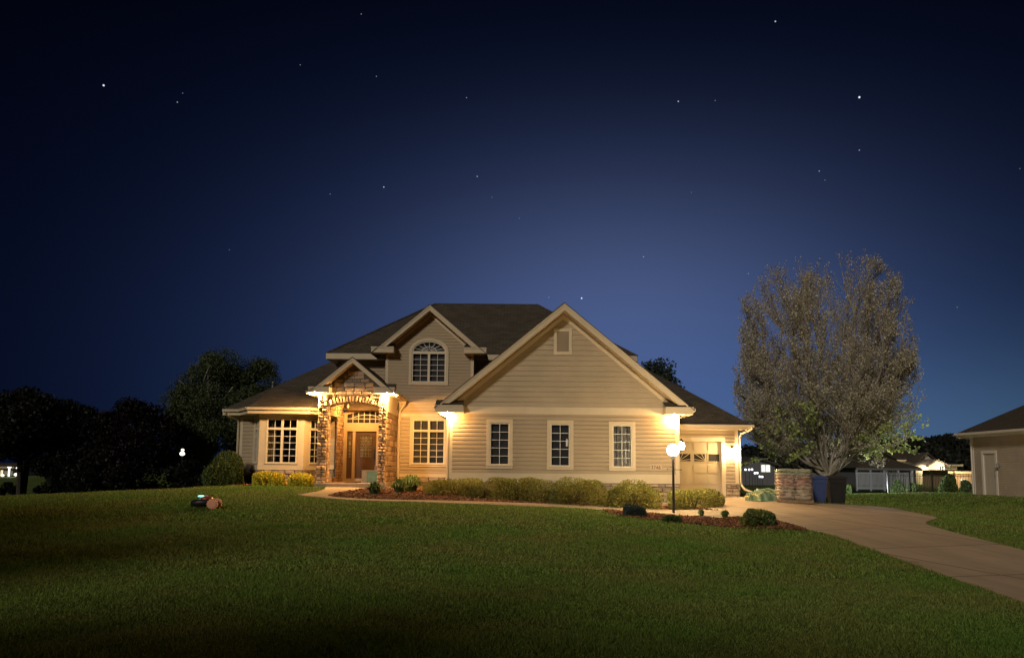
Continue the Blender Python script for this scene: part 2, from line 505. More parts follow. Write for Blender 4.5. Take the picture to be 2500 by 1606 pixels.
def concrete_mat():
    m = bpy.data.materials.new('driveway_concrete'); m.use_nodes = True; n = NG(m.node_tree); b = m.node_tree.nodes['Principled BSDF']
    b.inputs['Roughness'].default_value = 0.85; b.inputs['Specular IOR Level'].default_value = 0.2
    tc = n.new('ShaderNodeTexCoord'); mp = n.new('ShaderNodeMapping'); n.l.new(tc.outputs['Object'], mp.inputs[0])
    mp.inputs['Rotation'].default_value = (0, 0, math.radians(-12))
    br = n.new('ShaderNodeTexBrick'); n.l.new(mp.outputs[0], br.inputs['Vector']); br.offset = 0.0
    br.inputs['Scale'].default_value = 1; br.inputs['Brick Width'].default_value = 3.2; br.inputs['Row Height'].default_value = 3.2
    br.inputs['Mortar Size'].default_value = 0.022; br.inputs['Mortar Smooth'].default_value = 0.2
    br.inputs['Color1'].default_value = (0.68, 0.51, 0.36, 1); br.inputs['Color2'].default_value = (0.63, 0.47, 0.33, 1)
    br.inputs['Mortar'].default_value = (0.09, 0.065, 0.045, 1)
    f = n.m('MULTIPLY_ADD', n.noise(tc.outputs['Object'], 0.5, 5, 0.65), 2.4, -.8, clamp=True)
    c = n.mix(n.m('MULTIPLY', f, 0.45), br.outputs[0], (0.38, 0.28, 0.19, 1))
    f2 = n.noise(tc.outputs['Object'], 90, 2, 0.7); c = n.mix(n.m('MULTIPLY', f2, 0.35), c, (0.34, 0.26, 0.18, 1))
    mp2 = n.new('ShaderNodeMapping'); n.l.new(tc.outputs['Object'], mp2.inputs[0]); mp2.inputs['Rotation'].default_value = (0, 0, math.radians(-52)); mp2.inputs['Scale'].default_value = (2.2, .25, 1)
    f3 = n.m('MULTIPLY_ADD', n.noise(mp2.outputs[0], 1.0, 5, .65), 3.2, -1.25, clamp=True); c = n.mix(n.m('MULTIPLY', f3, .35), c, (0.27, 0.20, 0.14, 1))
    vo = n.new('ShaderNodeTexVoronoi'); vo.feature = 'DISTANCE_TO_EDGE'; vo.inputs['Scale'].default_value = .42
    wv = n.vm('ADD', tc.outputs['Object'], n.vm('SCALE', n.new('ShaderNodeTexNoise').outputs['Color'])); n.l.new(wv, vo.inputs['Vector'])
    cr = n.m('LESS_THAN', vo.outputs['Distance'], .006); c = n.mix(n.m('MULTIPLY', cr, .0), c, (0.10, 0.075, 0.05, 1))
    sp = n.m('GREATER_THAN', n.noise(tc.outputs['Object'], 3.0, 3, .6), .70); c = n.mix(n.m('MULTIPLY', sp, .35), c, (0.16, 0.12, 0.09, 1))
    n.l.new(c, b.inputs['Base Color'])
    bn = n.new('ShaderNodeBump'); bn.inputs['Strength'].default_value = 0.4; bn.inputs['Distance'].default_value = 0.01
    n.l.new(f2, bn.inputs['Height']); n.l.new(bn.outputs[0], b.inputs['Normal'])
    return m


M_DRIVE = concrete_mat()
top_px = [(1987, 1230), (2080, 1233), (2170, 1239), (2230, 1252), (2290, 1264), (2285, 1268), (2252, 1277), (2290, 1291), (2380, 1315), (2500, 1345), (2700, 1400)]
low_px = [(1800, 1262), (1894, 1270), (1960, 1290), (2029, 1305), (2080, 1324), (2137, 1345), (2230, 1378), (2290, 1400), (2377, 1430), (2500, 1472), (2700, 1545)]
drive_poly = [(6.25, 31.55), (9.6, 31.55), (11.0, 31.3)] + smooth_line([Gd(*p) for p in top_px], 1) + smooth_line([Gd(*p) for p in low_px][::-1], 1) + [Gd(1762, 1262), Gd(1762, 1247), (6.25, 27.9)]
driveway = sheet('driveway', drive_poly, M_DRIVE, 0.025)

up = [(1765, 1247), (1660, 1244), (1560, 1240), (1480, 1236), (1400, 1232), (1250, 1227), (1038, 1222), (925, 1220), (826, 1215), (792, 1210), (826, 1204), (870, 1197), (900, 1192)]
lo = [(796, 1189), (790, 1197), (755, 1204), (716, 1209), (826, 1219.5), (925, 1224), (1038, 1227), (1250, 1234), (1400, 1240), (1480, 1246), (1575, 1253), (1700, 1262), (1765, 1268)]
up_w = smooth_line([Gd(*p) for p in up], 1); lo_w = smooth_line([Gd(*p) for p in lo], 1)
ps = up_w[-1]
walk_poly = up_w + [(-5.0, 28.45), (-7.45, 28.45)] + lo_w
front_walk = sheet('front_walk', walk_poly, M_CONC, 0.020, 0.4)

bed_house = up_w[:-1][:] + [(-5.05, 28.3), (-4.9, 31.4), (-2.5, 31.4), (-2.5, 27.95), (6.3, 27.95), (6.3, 26.5)]
M_MULCH = mat('mulch_soil', (0.10, 0.050, 0.028), 0.95, 0.1, var=0.5, vscale=9, bump=1.0, bscale=25)
sheet('mulch_bed', bed_house, M_MULCH, 0.012)
bed2_top = [(1765, 1268), (1700, 1262), (1575, 1253), (1470, 1245)]
bed2_bot = [(1500, 1258), (1570, 1268), (1650, 1275), (1730, 1283), (1800, 1290), (1900, 1292), (1972, 1296)]
bed2 = [Gd(*p) for p in bed2_top + bed2_bot] + [Gd(1960, 1291), Gd(1894, 1271), Gd(1800, 1264)]
sheet('mulch_bed', bed2, M_MULCH, 0.012)
bed3 = [(-12.4, 31.4), (-12.4, 29.9), (-11.0, 29.2), (-8.4, 29.0), (-7.7, 28.7), (-7.7, 31.4)]
sheet('mulch_bed', bed3, M_MULCH, 0.012)

# mulch chips and grass
rng = np.random.default_rng(4)


def scatter_in(poly, n, rg):
    P_ = np.array(poly); lo_, hi_ = P_.min(0), P_.max(0); X = rg.uniform(lo_[0], hi_[0], n); Y = rg.uniform(lo_[1], hi_[1], n)
    k = inpoly(X, Y, poly); return X[k], Y[k]


M_CHIP = mat('wood_chips', (0.30, 0.145, 0.075), 0.9, 0.1, island=0.75)
cs = []
for pl, n in ((bed_house, 26000), (bed2, 16000), (bed3, 5000)):
    X, Y = scatter_in(pl, n, rng); cs.append(np.stack([X, Y, H(X, Y) + 0.02 + rng.uniform(0, .03, len(X))], 1))
cs = np.concatenate(cs); V, Q = leaves(cs, 0.085, rng, 0.4, np.tile([1.0, .3, 0], (len(cs), 1)) * rng.choice([-1, 1], (len(cs), 1)), 0.55)
o = npmesh('mulch_chips', V, Q, M_CHIP); o['kind'] = 'stuff'; o['label'] = 'reddish brown wood chips covering the planting beds'; o['category'] = 'mulch'

M_GRASS = leaf_mat('grass_blades', (0.145, 0.270, 0.045), (0.235, 0.255, 0.070), 0.6, 0.3, 0.5)
HOUSE_FOOT = [(-11.7, 31.5), (-10.4, 30.3), (-8.6, 30.3), (-7.7, 31.4), (-7.7, 28.5), (-4.9, 28.5), (-4.9, 31.4), (-2.5, 31.5), (-2.5, 27.9), (6.3, 27.9), (6.3, 31.5), (9.6, 31.5), (9.6, 42), (-11.7, 42)]


def blades():
    rg = np.random.default_rng(11)
    Vs = []
    for (y0, y1, n, hgt, wid) in ((30, 47, 130000, .06, .024), (4.5, 7.5, 190000, .038, .0042), (7.5, 11, 220000, .040, .0060), (11, 17, 230000, .045, .0095), (17, 30, 230000, .050, .016)):
        Y = np.sqrt(rg.uniform(0, 1, n) * (y1 ** 2 - y0 ** 2) + y0 ** 2); X = rg.uniform(-.74, .76, n) * (Y + 1)
        k = ~(inpoly(X, Y, drive_poly) | inpoly(X, Y, walk_poly) | inpoly(X, Y, bed_house) | inpoly(X, Y, bed2) | inpoly(X, Y, bed3) | inpoly(X, Y, HOUSE_FOOT))
        X, Y = X[k], Y[k]; n = len(X)
        # clumpiness: height varies in patches
        ph = np.sin(X * 2.1 + np.sin(Y * 1.3) * 1.5) * np.sin(Y * 2.7 + np.sin(X * .9) * 2.0) * .5 + .5
        ph2 = np.sin(X * 5.3 + Y * 1.1) * np.sin(Y * 6.1 - X * .7) * .5 + .5
        hh = hgt * (0.55 + 0.5 * ph + 0.35 * ph2) * rg.uniform(.5, 1.25, n)
        a = rg.uniform(0, 2 * math.pi, n); ca, sa = np.cos(a), np.sin(a)
        b = np.stack([X, Y, H(X, Y) - .004], 1)
        wv = np.stack([ca, sa, 0 * a], 1) * (wid * rg.uniform(.6, 1.3, n))[:, None]
        ln = np.stack([rg.normal(0, .45, n), rg.normal(0, .45, n), np.ones(n)], 1) * hh[:, None]
        Vs.append(np.stack([b - wv, b + wv, b + ln], 1).reshape(-1, 3))
    V = np.concatenate(Vs); Q = np.arange(len(V)).reshape(-1, 3)
    o = npmesh('grass', V, Q, M_GRASS); o['kind'] = 'stuff'; o['label'] = 'short green lawn grass in front of the house'; o['category'] = 'grass'


blades()

# ------------------------------------------------------------------ THE HOUSE
HO = thing('suburban_house', 'tan sided two storey house with stone arched porch and lit soffit lights', 'house', (-1.0, 31.5, 0.3))
FG = Frame((0, 28.0, 0))            # garage-wing gable wall
FC = Frame((0, 31.5, 0))            # main wall
FP = Frame((0, 28.8, 0))            # portico front


def siding(mb, fr, u0, u1, z0, z1, ex=0.155, proud=0.040, holes=(), lf=None, rf=None, dutch=True):
    """lap siding; lf/rf give the left and right limit at a height"""
    cuts = set(); z = z0
    courses = []
    while z < z1 - 1e-4:
        courses.append((z, min(z + ex, z1))); z += ex
    for (a, b) in courses:
        zs = [a] + ([a + .3 * ex, a + .62 * ex] if dutch else []) + [b]
        zs = sorted(set([q for q in zs if a <= q <= b] + [h[2] for h in holes if a < h[2] < b] + [h[3] for h in holes if a < h[3] < b]))

        def off(q):
            t = (q - a) / ex
            if dutch: return proud * (1.0 if t < .62 else max(0.12, 1 - (t - .62) / .38 * .95))
            return proud * (1 - t * .85)
        for c, d in zip(zs[:-1], zs[1:]):
            if d - c < 1e-4: continue
            L = lambda q: max(u0, lf(q)) if lf else u0
            R = lambda q: min(u1, rf(q)) if rf else u1
            segs = [(None, None)]
            hs = sorted([h for h in holes if h[2] <= c + 1e-6 and h[3] >= d - 1e-6])
            edges = ['L']
            for h in hs: edges += [h[0], h[1]]
            edges.append('R')
            for i in range(0, len(edges), 2):
                e0, e1 = edges[i], edges[i + 1]
                a0 = L(c) if e0 == 'L' else e0; a1 = L(d) if e0 == 'L' else e0
                b0 = R(c) if e1 == 'R' else e1; b1 = R(d) if e1 == 'R' else e1
                if b0 - a0 < 1e-3: continue
                if b1 < a1: b1 = a1 = (a1 + b1) / 2
                mb.add([(a0, off(c), c), (b0, off(c), c), (b1, off(d - 1e-5), d), (a1, off(d - 1e-5), d)], [(0, 1, 2, 3)], fr)
                if c == a:
                    mb.add([(a0, 0.0, c), (b0, 0.0, c), (b0, off(c), c), (a0, off(c), c)], [(0, 1, 2, 3)], fr)


def stone_panel(mb, mort, fr, u0, u1, z0, z1, wmin, wmax, hmin, hmax, proud, rg, mask=None, round_=0.35, rough=1.0, d0=0.0):
    """rows of individually rounded stones with mortar behind"""
    z = z0
    while z < z1 - 0.02:
        h = min(rg.uniform(hmin, hmax), z1 - z)
        if z1 - (z + h) < hmin * .5: h = z1 - z
        u = u0 - rg.uniform(0, wmin * .4)
        while u < u1:
            w_ = rg.uniform(wmin, wmax); a = max(u, u0); b = min(u + w_, u1)
            if u1 - b < wmin * .35: b = u1
            u = u + w_ if b < u1 else u1 + 1
            if b - a < 0.02: continue
            rows = [(z, z + h)]
            if h > hmin * 1.6 and rg.random() < .35: q = z + h * rg.uniform(.4, .6); rows = [(z, q), (q, z + h)]
            for (c, d) in rows:
                if mask and not mask((a + b) / 2, (c + d) / 2, (b - a) / 2, (d - c) / 2): continue
                g_ = 0.008; a_, b_, c_, d_ = a + g_, b - g_, c + g_, d - g_
                if b_ - a_ < .015 or d_ - c_ < .015: continue
                pr = proud * rg.uniform(.30, 1.0 * rough); ins = min(b_ - a_, d_ - c_) * round_
                j = lambda s=.18: rg.uniform(-s, s) * ins
                ring0 = [(a_ + j(), c_ + j()), (b_ + j(), c_ + j()), (b_ + j(), d_ + j()), (a_ + j(), d_ + j())]
                cxx, czz = (a_ + b_) / 2, (c_ + d_) / 2
                def shr(p, k): return (p[0] + (cxx - p[0]) * k, p[1] + (czz - p[1]) * k)
                vs = []
                for k, dd in ((0, -.01), (0.02, pr * .45), (round_ * .42, pr * .85), (round_ * 1.15, pr * rg.uniform(.95, 1.1))):
                    for i, p in enumerate(ring0):
                        q = shr(p, k); vs.append((q[0], d0 + dd + (j(.25) if dd > 0 else 0) * .4, q[1]))
                fs = []
                for l in range(3):
                    for i in range(4):
                        n_ = (i + 1) % 4; fs.append((l * 4 + i, l * 4 + n_, l * 4 + 4 + n_, l * 4 + 4 + i))
                vs.append((cxx, d0 + pr * 1.12, czz)); k4 = 16
                for i in range(4): fs.append((12 + i, 12 + (i + 1) % 4, k4))
                mb.add(vs, fs, fr)
        z += h


# ---- window builder -------------------------------------------------
def window(fr, u0, u1, z0, z1, trim=0.11, proud=0.04, cols=2, rows=5, name='window', split=1, transom=0.0, back='blind', label=None, parent=HO, mb_m=M_TRIM, sill=True, base=0.0):
    """casing outer rectangle u0..u1,z0..z1.  split = side by side sashes; transom = height of the top lights"""
    c = MB(); d0, d1 = base - 0.01, base + proud
    c.box(u0, u1, d0, d1, z1 - trim, z1, fr); c.box(u0, u1, d0, d1, z0, z0 + trim, fr)
    c.box(u0, u0 + trim, d0, d1 - .001, z0 + trim, z1 - trim, fr); c.box(u1 - trim, u1, d0, d1 - .001, z0 + trim, z1 - trim, fr)
    if sill: c.box(u0 - .015, u1 + .015, d1, d1 + .03, z0 + trim - .035, z0 + trim + .004, fr)
    W = c.build(name, mb_m, parent, label=label)
    sash, mun, pane, bl = MB(), MB(), MB(), MB()
    a, b, zz0, zz1 = u0 + trim, u1 - trim, z0 + trim, z1 - trim
    fw = 0.045; sd0, sd1 = base - .07, base + .015
    ws = (b - a) / split
    zt = zz1 - transom if transom else zz1
    for i in range(split):
        x0, x1 = a + ws * i, a + ws * (i + 1)
        cells = [(x0, x1, zz0, zt, cols, rows)]
        if transom: cells.append((x0, x1, zt, zz1, cols, 1))
        for (p0, p1, q0, q1, cc, rr) in cells:
            sash.box(p0, p1, sd0, sd1, q0, q0 + fw, fr); sash.box(p0, p1, sd0, sd1, q1 - fw, q1, fr)
            sash.box(p0, p0 + fw, sd0, sd1 - .001, q0 + fw, q1 - fw, fr); sash.box(p1 - fw, p1, sd0, sd1 - .001, q0 + fw, q1 - fw, fr)
            P0, P1, Q0, Q1 = p0 + fw, p1 - fw, q0 + fw, q1 - fw
            for k in range(1, cc): x = P0 + (P1 - P0) * k / cc; mun.box(x - .010, x + .010, base - .035, base - .020, Q0, Q1, fr)
            for k in range(1, rr): z = Q0 + (Q1 - Q0) * k / rr; mun.box(P0, P1, base - .033, base - .019, z - .010, z + .010, fr)
            pane.poly([(P0, base - .045, Q0), (P1, base - .045, Q0), (P1, base - .045, Q1), (P0, base - .045, Q1)], fr)
    bd = base - (.11 if back == 'blind' else .28)
    if back == 'blind':
        z = zz0
        while z < zz1 - .02:
            bl.add([(a, bd, z), (b, bd, z), (b, bd - .012, z + .05), (a, bd - .012, z + .05)], [(0, 1, 2, 3)], fr); z += .05
    else:
        bl.poly([(a - .0, bd, zz0 - .1), (b + .0, bd, zz0 - .1), (b + .0, bd, zz1 + .1), (a - .0, bd, zz1 + .1)], fr)
        bl.poly([(a, bd, zz0), (a, bd, zz1), (a, base - .1, zz1), (a, base - .1, zz0)], fr); bl.poly([(b, bd, zz0), (b, bd, zz1), (b, base - .1, zz1), (b, base - .1, zz0)], fr)
    sash.build('sash', M_FRAME, W); mun.build('muntin_grid', M_MUNTIN, W)
    pane.build('pane', M_GLASS, W); bl.build('blind' if back == 'blind' else 'room_wall', M_BLIND if back == 'blind' else M_DARK, W)
    if back == 'curtain':
        cu = MB(); n = 14; w0 = (b - a) * .27
        for k in range(n):
            x0 = a + w0 * k / n; x1 = a + w0 * (k + 1) / n; dd0 = base - .18 + .025 * math.sin(k * 1.9); dd1 = base - .18 + .025 * math.sin((k + 1) * 1.9)
            cu.add([(x0, dd0, zz0), (x1, dd1, zz0), (x1, dd1, zz1 - .05), (x0, dd0, zz1 - .05)], [(0, 1, 2, 3)], fr)
        cu.build('curtain', M_CURTAIN, W)
    return (a, b, zz0, zz1)


# ---- G: garage wing gable -------------------------------------------
GX0, GX1 = -2.43, 6.23; GC, GZ, GS = 1.87, 7.74, 0.832
mat('plastic_sheet', (.12, .115, .11), .3, .7, var=.9, vscale=5, hue2=(.45, .42, .38), bump=1, bscale=4)
wins_g = [(-1.03, -0.03, 1.54, 3.39), (1.26, 2.26, 1.51, 3.37), (3.60, 4.60, 1.49, 3.35)]
hg = [window(FG, *w_, trim=.13, proud=.045, rows=5, base=.02) for w_ in wins_g]
bm_ = [o for o in HO.children if o.name.startswith('window')]
q_ = MB(); rr_ = random.Random(2)
for k in range(9):
    u = 3.76 + .075 * k; q_.add([(u, -.075, 1.62), (u + .075, -.075 + .02 * (k % 2), 1.62), (u + .075 + rr_.uniform(-.04, .04), -.075 + .02 * (k % 2), 3.2), (u + rr_.uniform(-.04, .04), -.075, 3.2)], [(0, 1, 2, 3)], FG)
q_.build('draped_sheet', MATS['plastic_sheet'], bm_[2])
q_ = MB(); q_.lathe([(.02, 0), (.045, .02), (.05, .22), (.03, .30), (.01, .31)], (2.02, 28.05, 2.38), 10); q_.build('pale_vase', M_MUNTIN, bm_[1])
sm = MB(); siding(sm, FG, GX0, GX1, 1.36, 3.62, .155, holes=hg)
sm.build('siding_wall', M_SIDING, HO)
sm = MB()
gw = lambda z: (GZ - .15 - z) / GS
siding(sm, FG, GX0, GX1, 3.86, GZ - .2, 0.20, .036, holes=[(1.55, 2.15, 5.95, 6.85)], lf=lambda z: GC - gw(z), rf=lambda z: GC + gw(z), dutch=False)
sm.build('gable_siding', M_SIDING_UP, HO)
t = MB()
t.box(GX0 - .03, GX1 + .03, -.02, .05, 3.60, 3.87, FG)              # band board
t.box(GX0 - .03, GX1 + .03, -.02, .045, 1.03, 1.37, FG)             # skirt board
t.box(GX0 - .03, GX0 + .12, -.02, .042, 1.37, 3.60, FG); t.box(GX1 - .12, GX1 + .03, -.02, .042, 1.37, 3.60, FG)
# trim under the rakes
for s_ in (-1, 1):
    p0 = (GC, GZ - .30); p1 = (GC + s_ * 4.3, GZ - .30 - GS * 4.3)
    t.prism([p0, p1, (p1[0], p1[1] - .17), (p0[0], p0[1] - .17)], .0, .052, FG)
t.build('trim_boards', M_TRIM, HO)
# side wall of wing facing the drive, and the hidden left one
FGR = Frame((GX1, 28.0, 0), (0, 1, 0), (1, 0, 0))
FGL = Frame((GX0, 28.0, 0), (0, 1, 0), (-1, 0, 0))
sm = MB(); siding(sm, FGR, 0, 3.5, 1.03, 3.6); sm.build('side_siding', M_SIDING, HO); sm = MB(); siding(sm, FGL, 0, 3.5, 1.03, 3.6); sm.build('side_siding', M_SIDING, HO)
st, mo = MB(), MB(); rg = random.Random(5)
stone_panel(st, None, FG, GX0, GX1 + .05, .0, 1.02, .22, .45, .13, .22, .05, rg)
stone_panel(st, None, FGR, 0, 3.5, .0, 1.02, .22, .45, .13, .22, .05, rg)
st.build('stone_foundation', M_STONE2, HO)
mo.box(GX0, GX1 - .01, -.5, .004, -.3, 1.03, FG); mo.box(GX0 + .1, GX1 - .012, -3.5, -.5, -.3, 1.03, FG)
mo.build('foundation_wall', M_MORTAR, HO)
# gable vent
v = MB(); vu0, vu1, vz0, vz1 = 1.50, 2.20, 5.88, 6.90
for (a, b, c, d) in ((vu0, vu1, vz1 - .12, vz1), (vu0, vu1, vz0, vz0 + .12), (vu0, vu0 + .12, vz0 + .12, vz1 - .12), (vu1 - .12, vu1, vz0 + .12, vz1 - .12)):
    v.box(a, b, -.02, .055, c, d, FG)
V0 = v.build('gable_vent', M_TRIM, HO)
v = MB(); z = vz0 + .13
while z < vz1 - .14:
    v.add([(vu0 + .12, .045, z), (vu1 - .12, .045, z), (vu1 - .12, -.01, z + .05), (vu0 + .12, -.01, z + .05)], [(0, 1, 2, 3)], FG); z += .042
v.box(vu0 + .1, vu1 - .1, -.06, -.03, vz0 + .1, vz1 - .1, FG)
v.build('louvres', M_TRIM, V0)


def gable_roof(xc, zp, s, hr, he, yf, yw, yb, fh, ret_len, ret_h, ret_top, roofname='gable_roof', right_len=None):
    """front gable: rake boards, soffits, box returns, shingled planes"""
    rf, tr, so = MB(), MB(), MB()
    ze = zp - s * he
    for sg in (-1, 1):
        rf.add([(xc, yf - .04, zp + .03), (xc + sg * (he + .04), yf - .04, ze), (xc + sg * (he + .04), yb, ze), (xc, yb, zp + .03)], [(0, 1, 2, 3)])
        rf.add([(xc, yf - .04, zp - .0), (xc + sg * (he + .04), yf - .04, ze - .03), (xc + sg * (he + .04), yf - .04, ze), (xc, yf - .04, zp + .03)], [(0, 1, 2, 3)])
    fr = Frame((0, yf, 0))
    for sg in (-1, 1):
        zc = zp - s * hr
        pts = [(xc, zp), (xc + sg * hr, zc), (xc + sg * (hr - fh / s), zc), (xc, zp - fh)]
        tr.prism(pts, -.03, .0, fr)
        # crown strip along the top of the rake
        tr.prism([(xc, zp - .001), (xc + sg * (hr + .02), zc - .001), (xc + sg * (hr + .02), zc - .085), (xc, zp - .085)], .001, .022, fr)
        zl = zp - fh * .92
        so.add([(xc, yf + .03, zl), (xc + sg * hr, yf + .03, zl - s * hr), (xc + sg * hr, yw + .02, zl - s * hr), (xc, yw + .02, zl)], [(0, 1, 2, 3)])
        # box return
        a, b = sorted((xc + sg * he, xc + sg * (he - ret_len)))
        tr.box(a, b, yf - .012, yw + .02, ret_top - ret_h, ret_top)
        tr.box(a - .012, b + .012, yf - .035, yf - .0125, ret_top - .06, ret_top + .004)
        # little shingled slope on the return
        zz = min(ret_top + .42 * (yw - yf), 99)
        rf.add([(a, yf - .04, ret_top + .006), (b, yf - .04, ret_top + .006), (b, yw, zz), (a, yw, zz)], [(0, 1, 2, 3)])
        rf.add([(b, yf - .04, ret_top + .006), (b, yw, zz), (b, yw, ret_top + .006)], [(0, 1, 2)])
    rf.build(roofname, M_ROOF, HO, uv=True); tr.build('rake_trim', M_TRIM, HO); so.build('soffit', M_TRIM, HO)


gable_roof(GC, 7.76, GS, 4.59, 4.80, 27.4, 28.0, 34.6, .27, 1.03, .27, 3.87)
# G right eave running back: soffit, fascia and gutter
e = MB(); e.box(6.25, 6.64, 28.02, 31.3, 3.60, 3.63); e.box(6.64, 6.67, 28.02, 31.3, 3.60, 3.80)
e.box(6.672, 6.77, 27.45, 31.2, 3.72, 3.83); e.build('eave_fascia', M_TRIM, HO); e = MB(); e.box(-2.90, -2.45, 28.02, 31.3, 3.60, 3.63); e.box(-2.93, -2.90, 28.02, 31.3, 3.6, 3.80)
e.build('eave_fascia', M_TRIM, HO)

# ---- C: central two storey gable ------------------------------------
CX0, CX1, CC, CZP, CS = -5.51, -1.76, -3.63, 8.42, 0.86
mw = window(FC, -4.41, -2.81, 1.58, 3.69, trim=.12, split=2, cols=2, rows=5, transom=.47, base=.02)
aw = (-4.52, -2.82, 5.05, 6.48, 7.08)   # arched window outer box: u0,u1,z0,spring,top
sm = MB(); siding(sm, FC, -4.98, -2.40, 1.27, 3.70, .155, holes=[mw]); sm.build('siding_wall', M_SIDING, HO)
cw = lambda z: (CZP - .15 - z) / CS
arcpts = []
hole2 = [(aw[0] + .1, aw[1] - .1, aw[2] + .1, aw[3])]
n_arc = 9
ac = (aw[0] + aw[1]) / 2; ar = (aw[1] - aw[0]) / 2 - .1; ah = aw[4] - aw[3] - .1
for k in range(n_arc):
    za = aw[3] + ah * k / n_arc; zb = aw[3] + ah * (k + 1) / n_arc; wd = ar * math.sqrt(max(0, 1 - ((k + .5) / n_arc) ** 2))
    hole2.append((ac - wd, ac + wd, za, zb))
sm = MB(); siding(sm, FC, CX0, CX1, 3.83, CZP - .2, .135, .026, holes=hole2, lf=lambda z: CC - cw(z), rf=lambda z: CC + cw(z)); sm.build('gable_siding', M_SIDING, HO)
t = MB()
t.box(-4.98, -2.40, -.02, .05, 3.70, 3.83, FC); t.box(-4.98, -2.40, -.02, .045, 1.14, 1.28, FC)
t.box(-4.98, -4.82, -.02, .043, 1.28, 3.70, FC)
t.build('trim_boards', M_TRIM, HO); t = MB(); t.box(CX0 - .02, CX0 + .11, -.02, .042, 3.83, 6.45, FC); t.build('corner_board', M_TRIM, HO); t = MB(); t.box(CX1 - .11, CX1 + .02, -.02, .042, 3.83, 6.45, FC); t.build('corner_board', M_TRIM, HO); t = MB()
for s_ in (-1, 1):
    p0 = (CC, CZP - .28); p1 = (CC + s_ * 1.87, CZP - .28 - CS * 1.87)
    t.prism([p0, p1, (p1[0], p1[1] - .11), (p0[0], p0[1] - .11)], .0, .046, FC)
t.build('trim_boards', M_TRIM, HO)
gable_roof(CC, 8.44, CS, 2.13, 2.44, 31.0, 31.5, 35.2, .24, .95, .24, 6.62)
st = MB(); stone_panel(st, None, FC, -4.95, -2.43, .3, 1.13, .22, .45, .12, .2, .045, rg); st.build('stone_foundation', M_STONE2, HO)
mo = MB(); mo.box(-11.6, -2.43, -.2, .002, -.2, 1.15, FC); mo.box(-5.5, -1.8, -4, -.3, 3.7, 6.4, FC); mo.build('foundation_wall', M_MORTAR, HO)
FCL = Frame((CX0, 31.5, 0), (0, 1, 0), (-1, 0, 0)); FCR = Frame((CX1, 31.5, 0), (0, 1, 0), (1, 0, 0))
sm = MB(); siding(sm, FCL, 0, 1.7, 4.4, 6.4); sm.build('side_siding', M_SIDING, HO); sm = MB(); siding(sm, FCR, 0, 1.7, 5.0, 6.4); sm.build('side_siding', M_SIDING, HO)


def ell(cx, cz, rx, rz, n=24, a0=0, a1=math.pi):
    return [(cx - rx * math.cos(a0 + (a1 - a0) * i / n), cz + rz * math.sin(a0 + (a1 - a0) * i / n)) for i in range(n + 1)]


def arch_window(fr, u0, u1, z0, zs, zt, trim, base=.02):
    cx = (u0 + u1) / 2; R = (u1 - u0) / 2; c = MB(); d0, d1 = base - .01, base + .045
    outer = [(u0, z0)] + ell(cx, zs, R, zt - zs) + [(u1, z0)]
    inner = [(u0 + trim, z0 + trim)] + ell(cx, zs, R - trim, zt - zs - trim) + [(u1 - trim, z0 + trim)]
    c.band(inner, outer, d0, d1, fr, closed=True)
    W = c.build('arched_window', M_TRIM, HO)
    a, b, zz0 = u0 + trim, u1 - trim, z0 + trim; fw = .05; r = R - trim; rz = zt - zs - trim
    s_, mu, pn, bl = MB(), MB(), MB(), MB(); s0, s1 = base - .07, base + .015
    mid = cx
    for (p0, p1) in ((a, mid), (mid, b)):
        q0, q1 = zz0, zs - .03
        s_.box(p0, p1, s0, s1, q0, q0 + fw, fr); s_.box(p0, p1, s0, s1, q1 - fw, q1, fr)
        s_.box(p0, p0 + fw, s0, s1 - .001, q0 + fw, q1 - fw, fr); s_.box(p1 - fw, p1, s0, s1 - .001, q0 + fw, q1 - fw, fr)
        x = (p0 + p1) / 2; mu.box(x - .009, x + .009, base - .035, base - .02, q0 + fw, q1 - fw, fr)
        for k in range(1, 5): z = q0 + fw + (q1 - q0 - 2 * fw) * k / 5; mu.box(p0 + fw, p1 - fw, base - .033, base - .019, z - .009, z + .009, fr)
    s_.band([(p[0], p[1]) for p in ell(cx, zs, r - fw, rz - fw)], ell(cx, zs, r, rz), s0, s1, fr)
    s_.box(a, b, s0, s1 + .002, zs - .03, zs + fw - .01, fr)
    z1 = zs + fw - .01
    for k in range(1, 8):
        an = math.pi * k / 8
        mu.bar2((cx - .13 * r * math.cos(an), z1 + .13 * rz * math.sin(an)), (cx - (r - fw) * math.cos(an), zs + (rz - fw) * math.sin(an)), .018, base - .034, base - .02, fr)
    for kk in (.42,):
        mu.band(ell(cx, z1, r * kk - .01, rz * kk - .01, 16), ell(cx, z1, r * kk + .01, rz * kk + .01, 16), base - .036, base - .018, fr)
    pn.poly([(p[0], base - .045, p[1]) for p in [(a, zz0)] + ell(cx, zs, r, rz) + [(b, zz0)]], fr)
    bl.poly([(a - .05, base - .12, zz0 - .05), (b + .05, base - .12, zz0 - .05), (b + .05, base - .12, zs), (a - .05, base - .12, zs)], fr)
    bl.poly([(p[0], base - .12, p[1]) for p in ell(cx, zs, r + .06, rz + .06)], fr)
    s_.build('sash', M_FRAME, W); mu.build('muntin_grid', M_MUNTIN, W); pn.build('pane', M_GLASS, W); bl.build('blind', M_BLIND, W)


arch_window(FC, aw[0], aw[1], aw[2], aw[3], aw[4], .12)

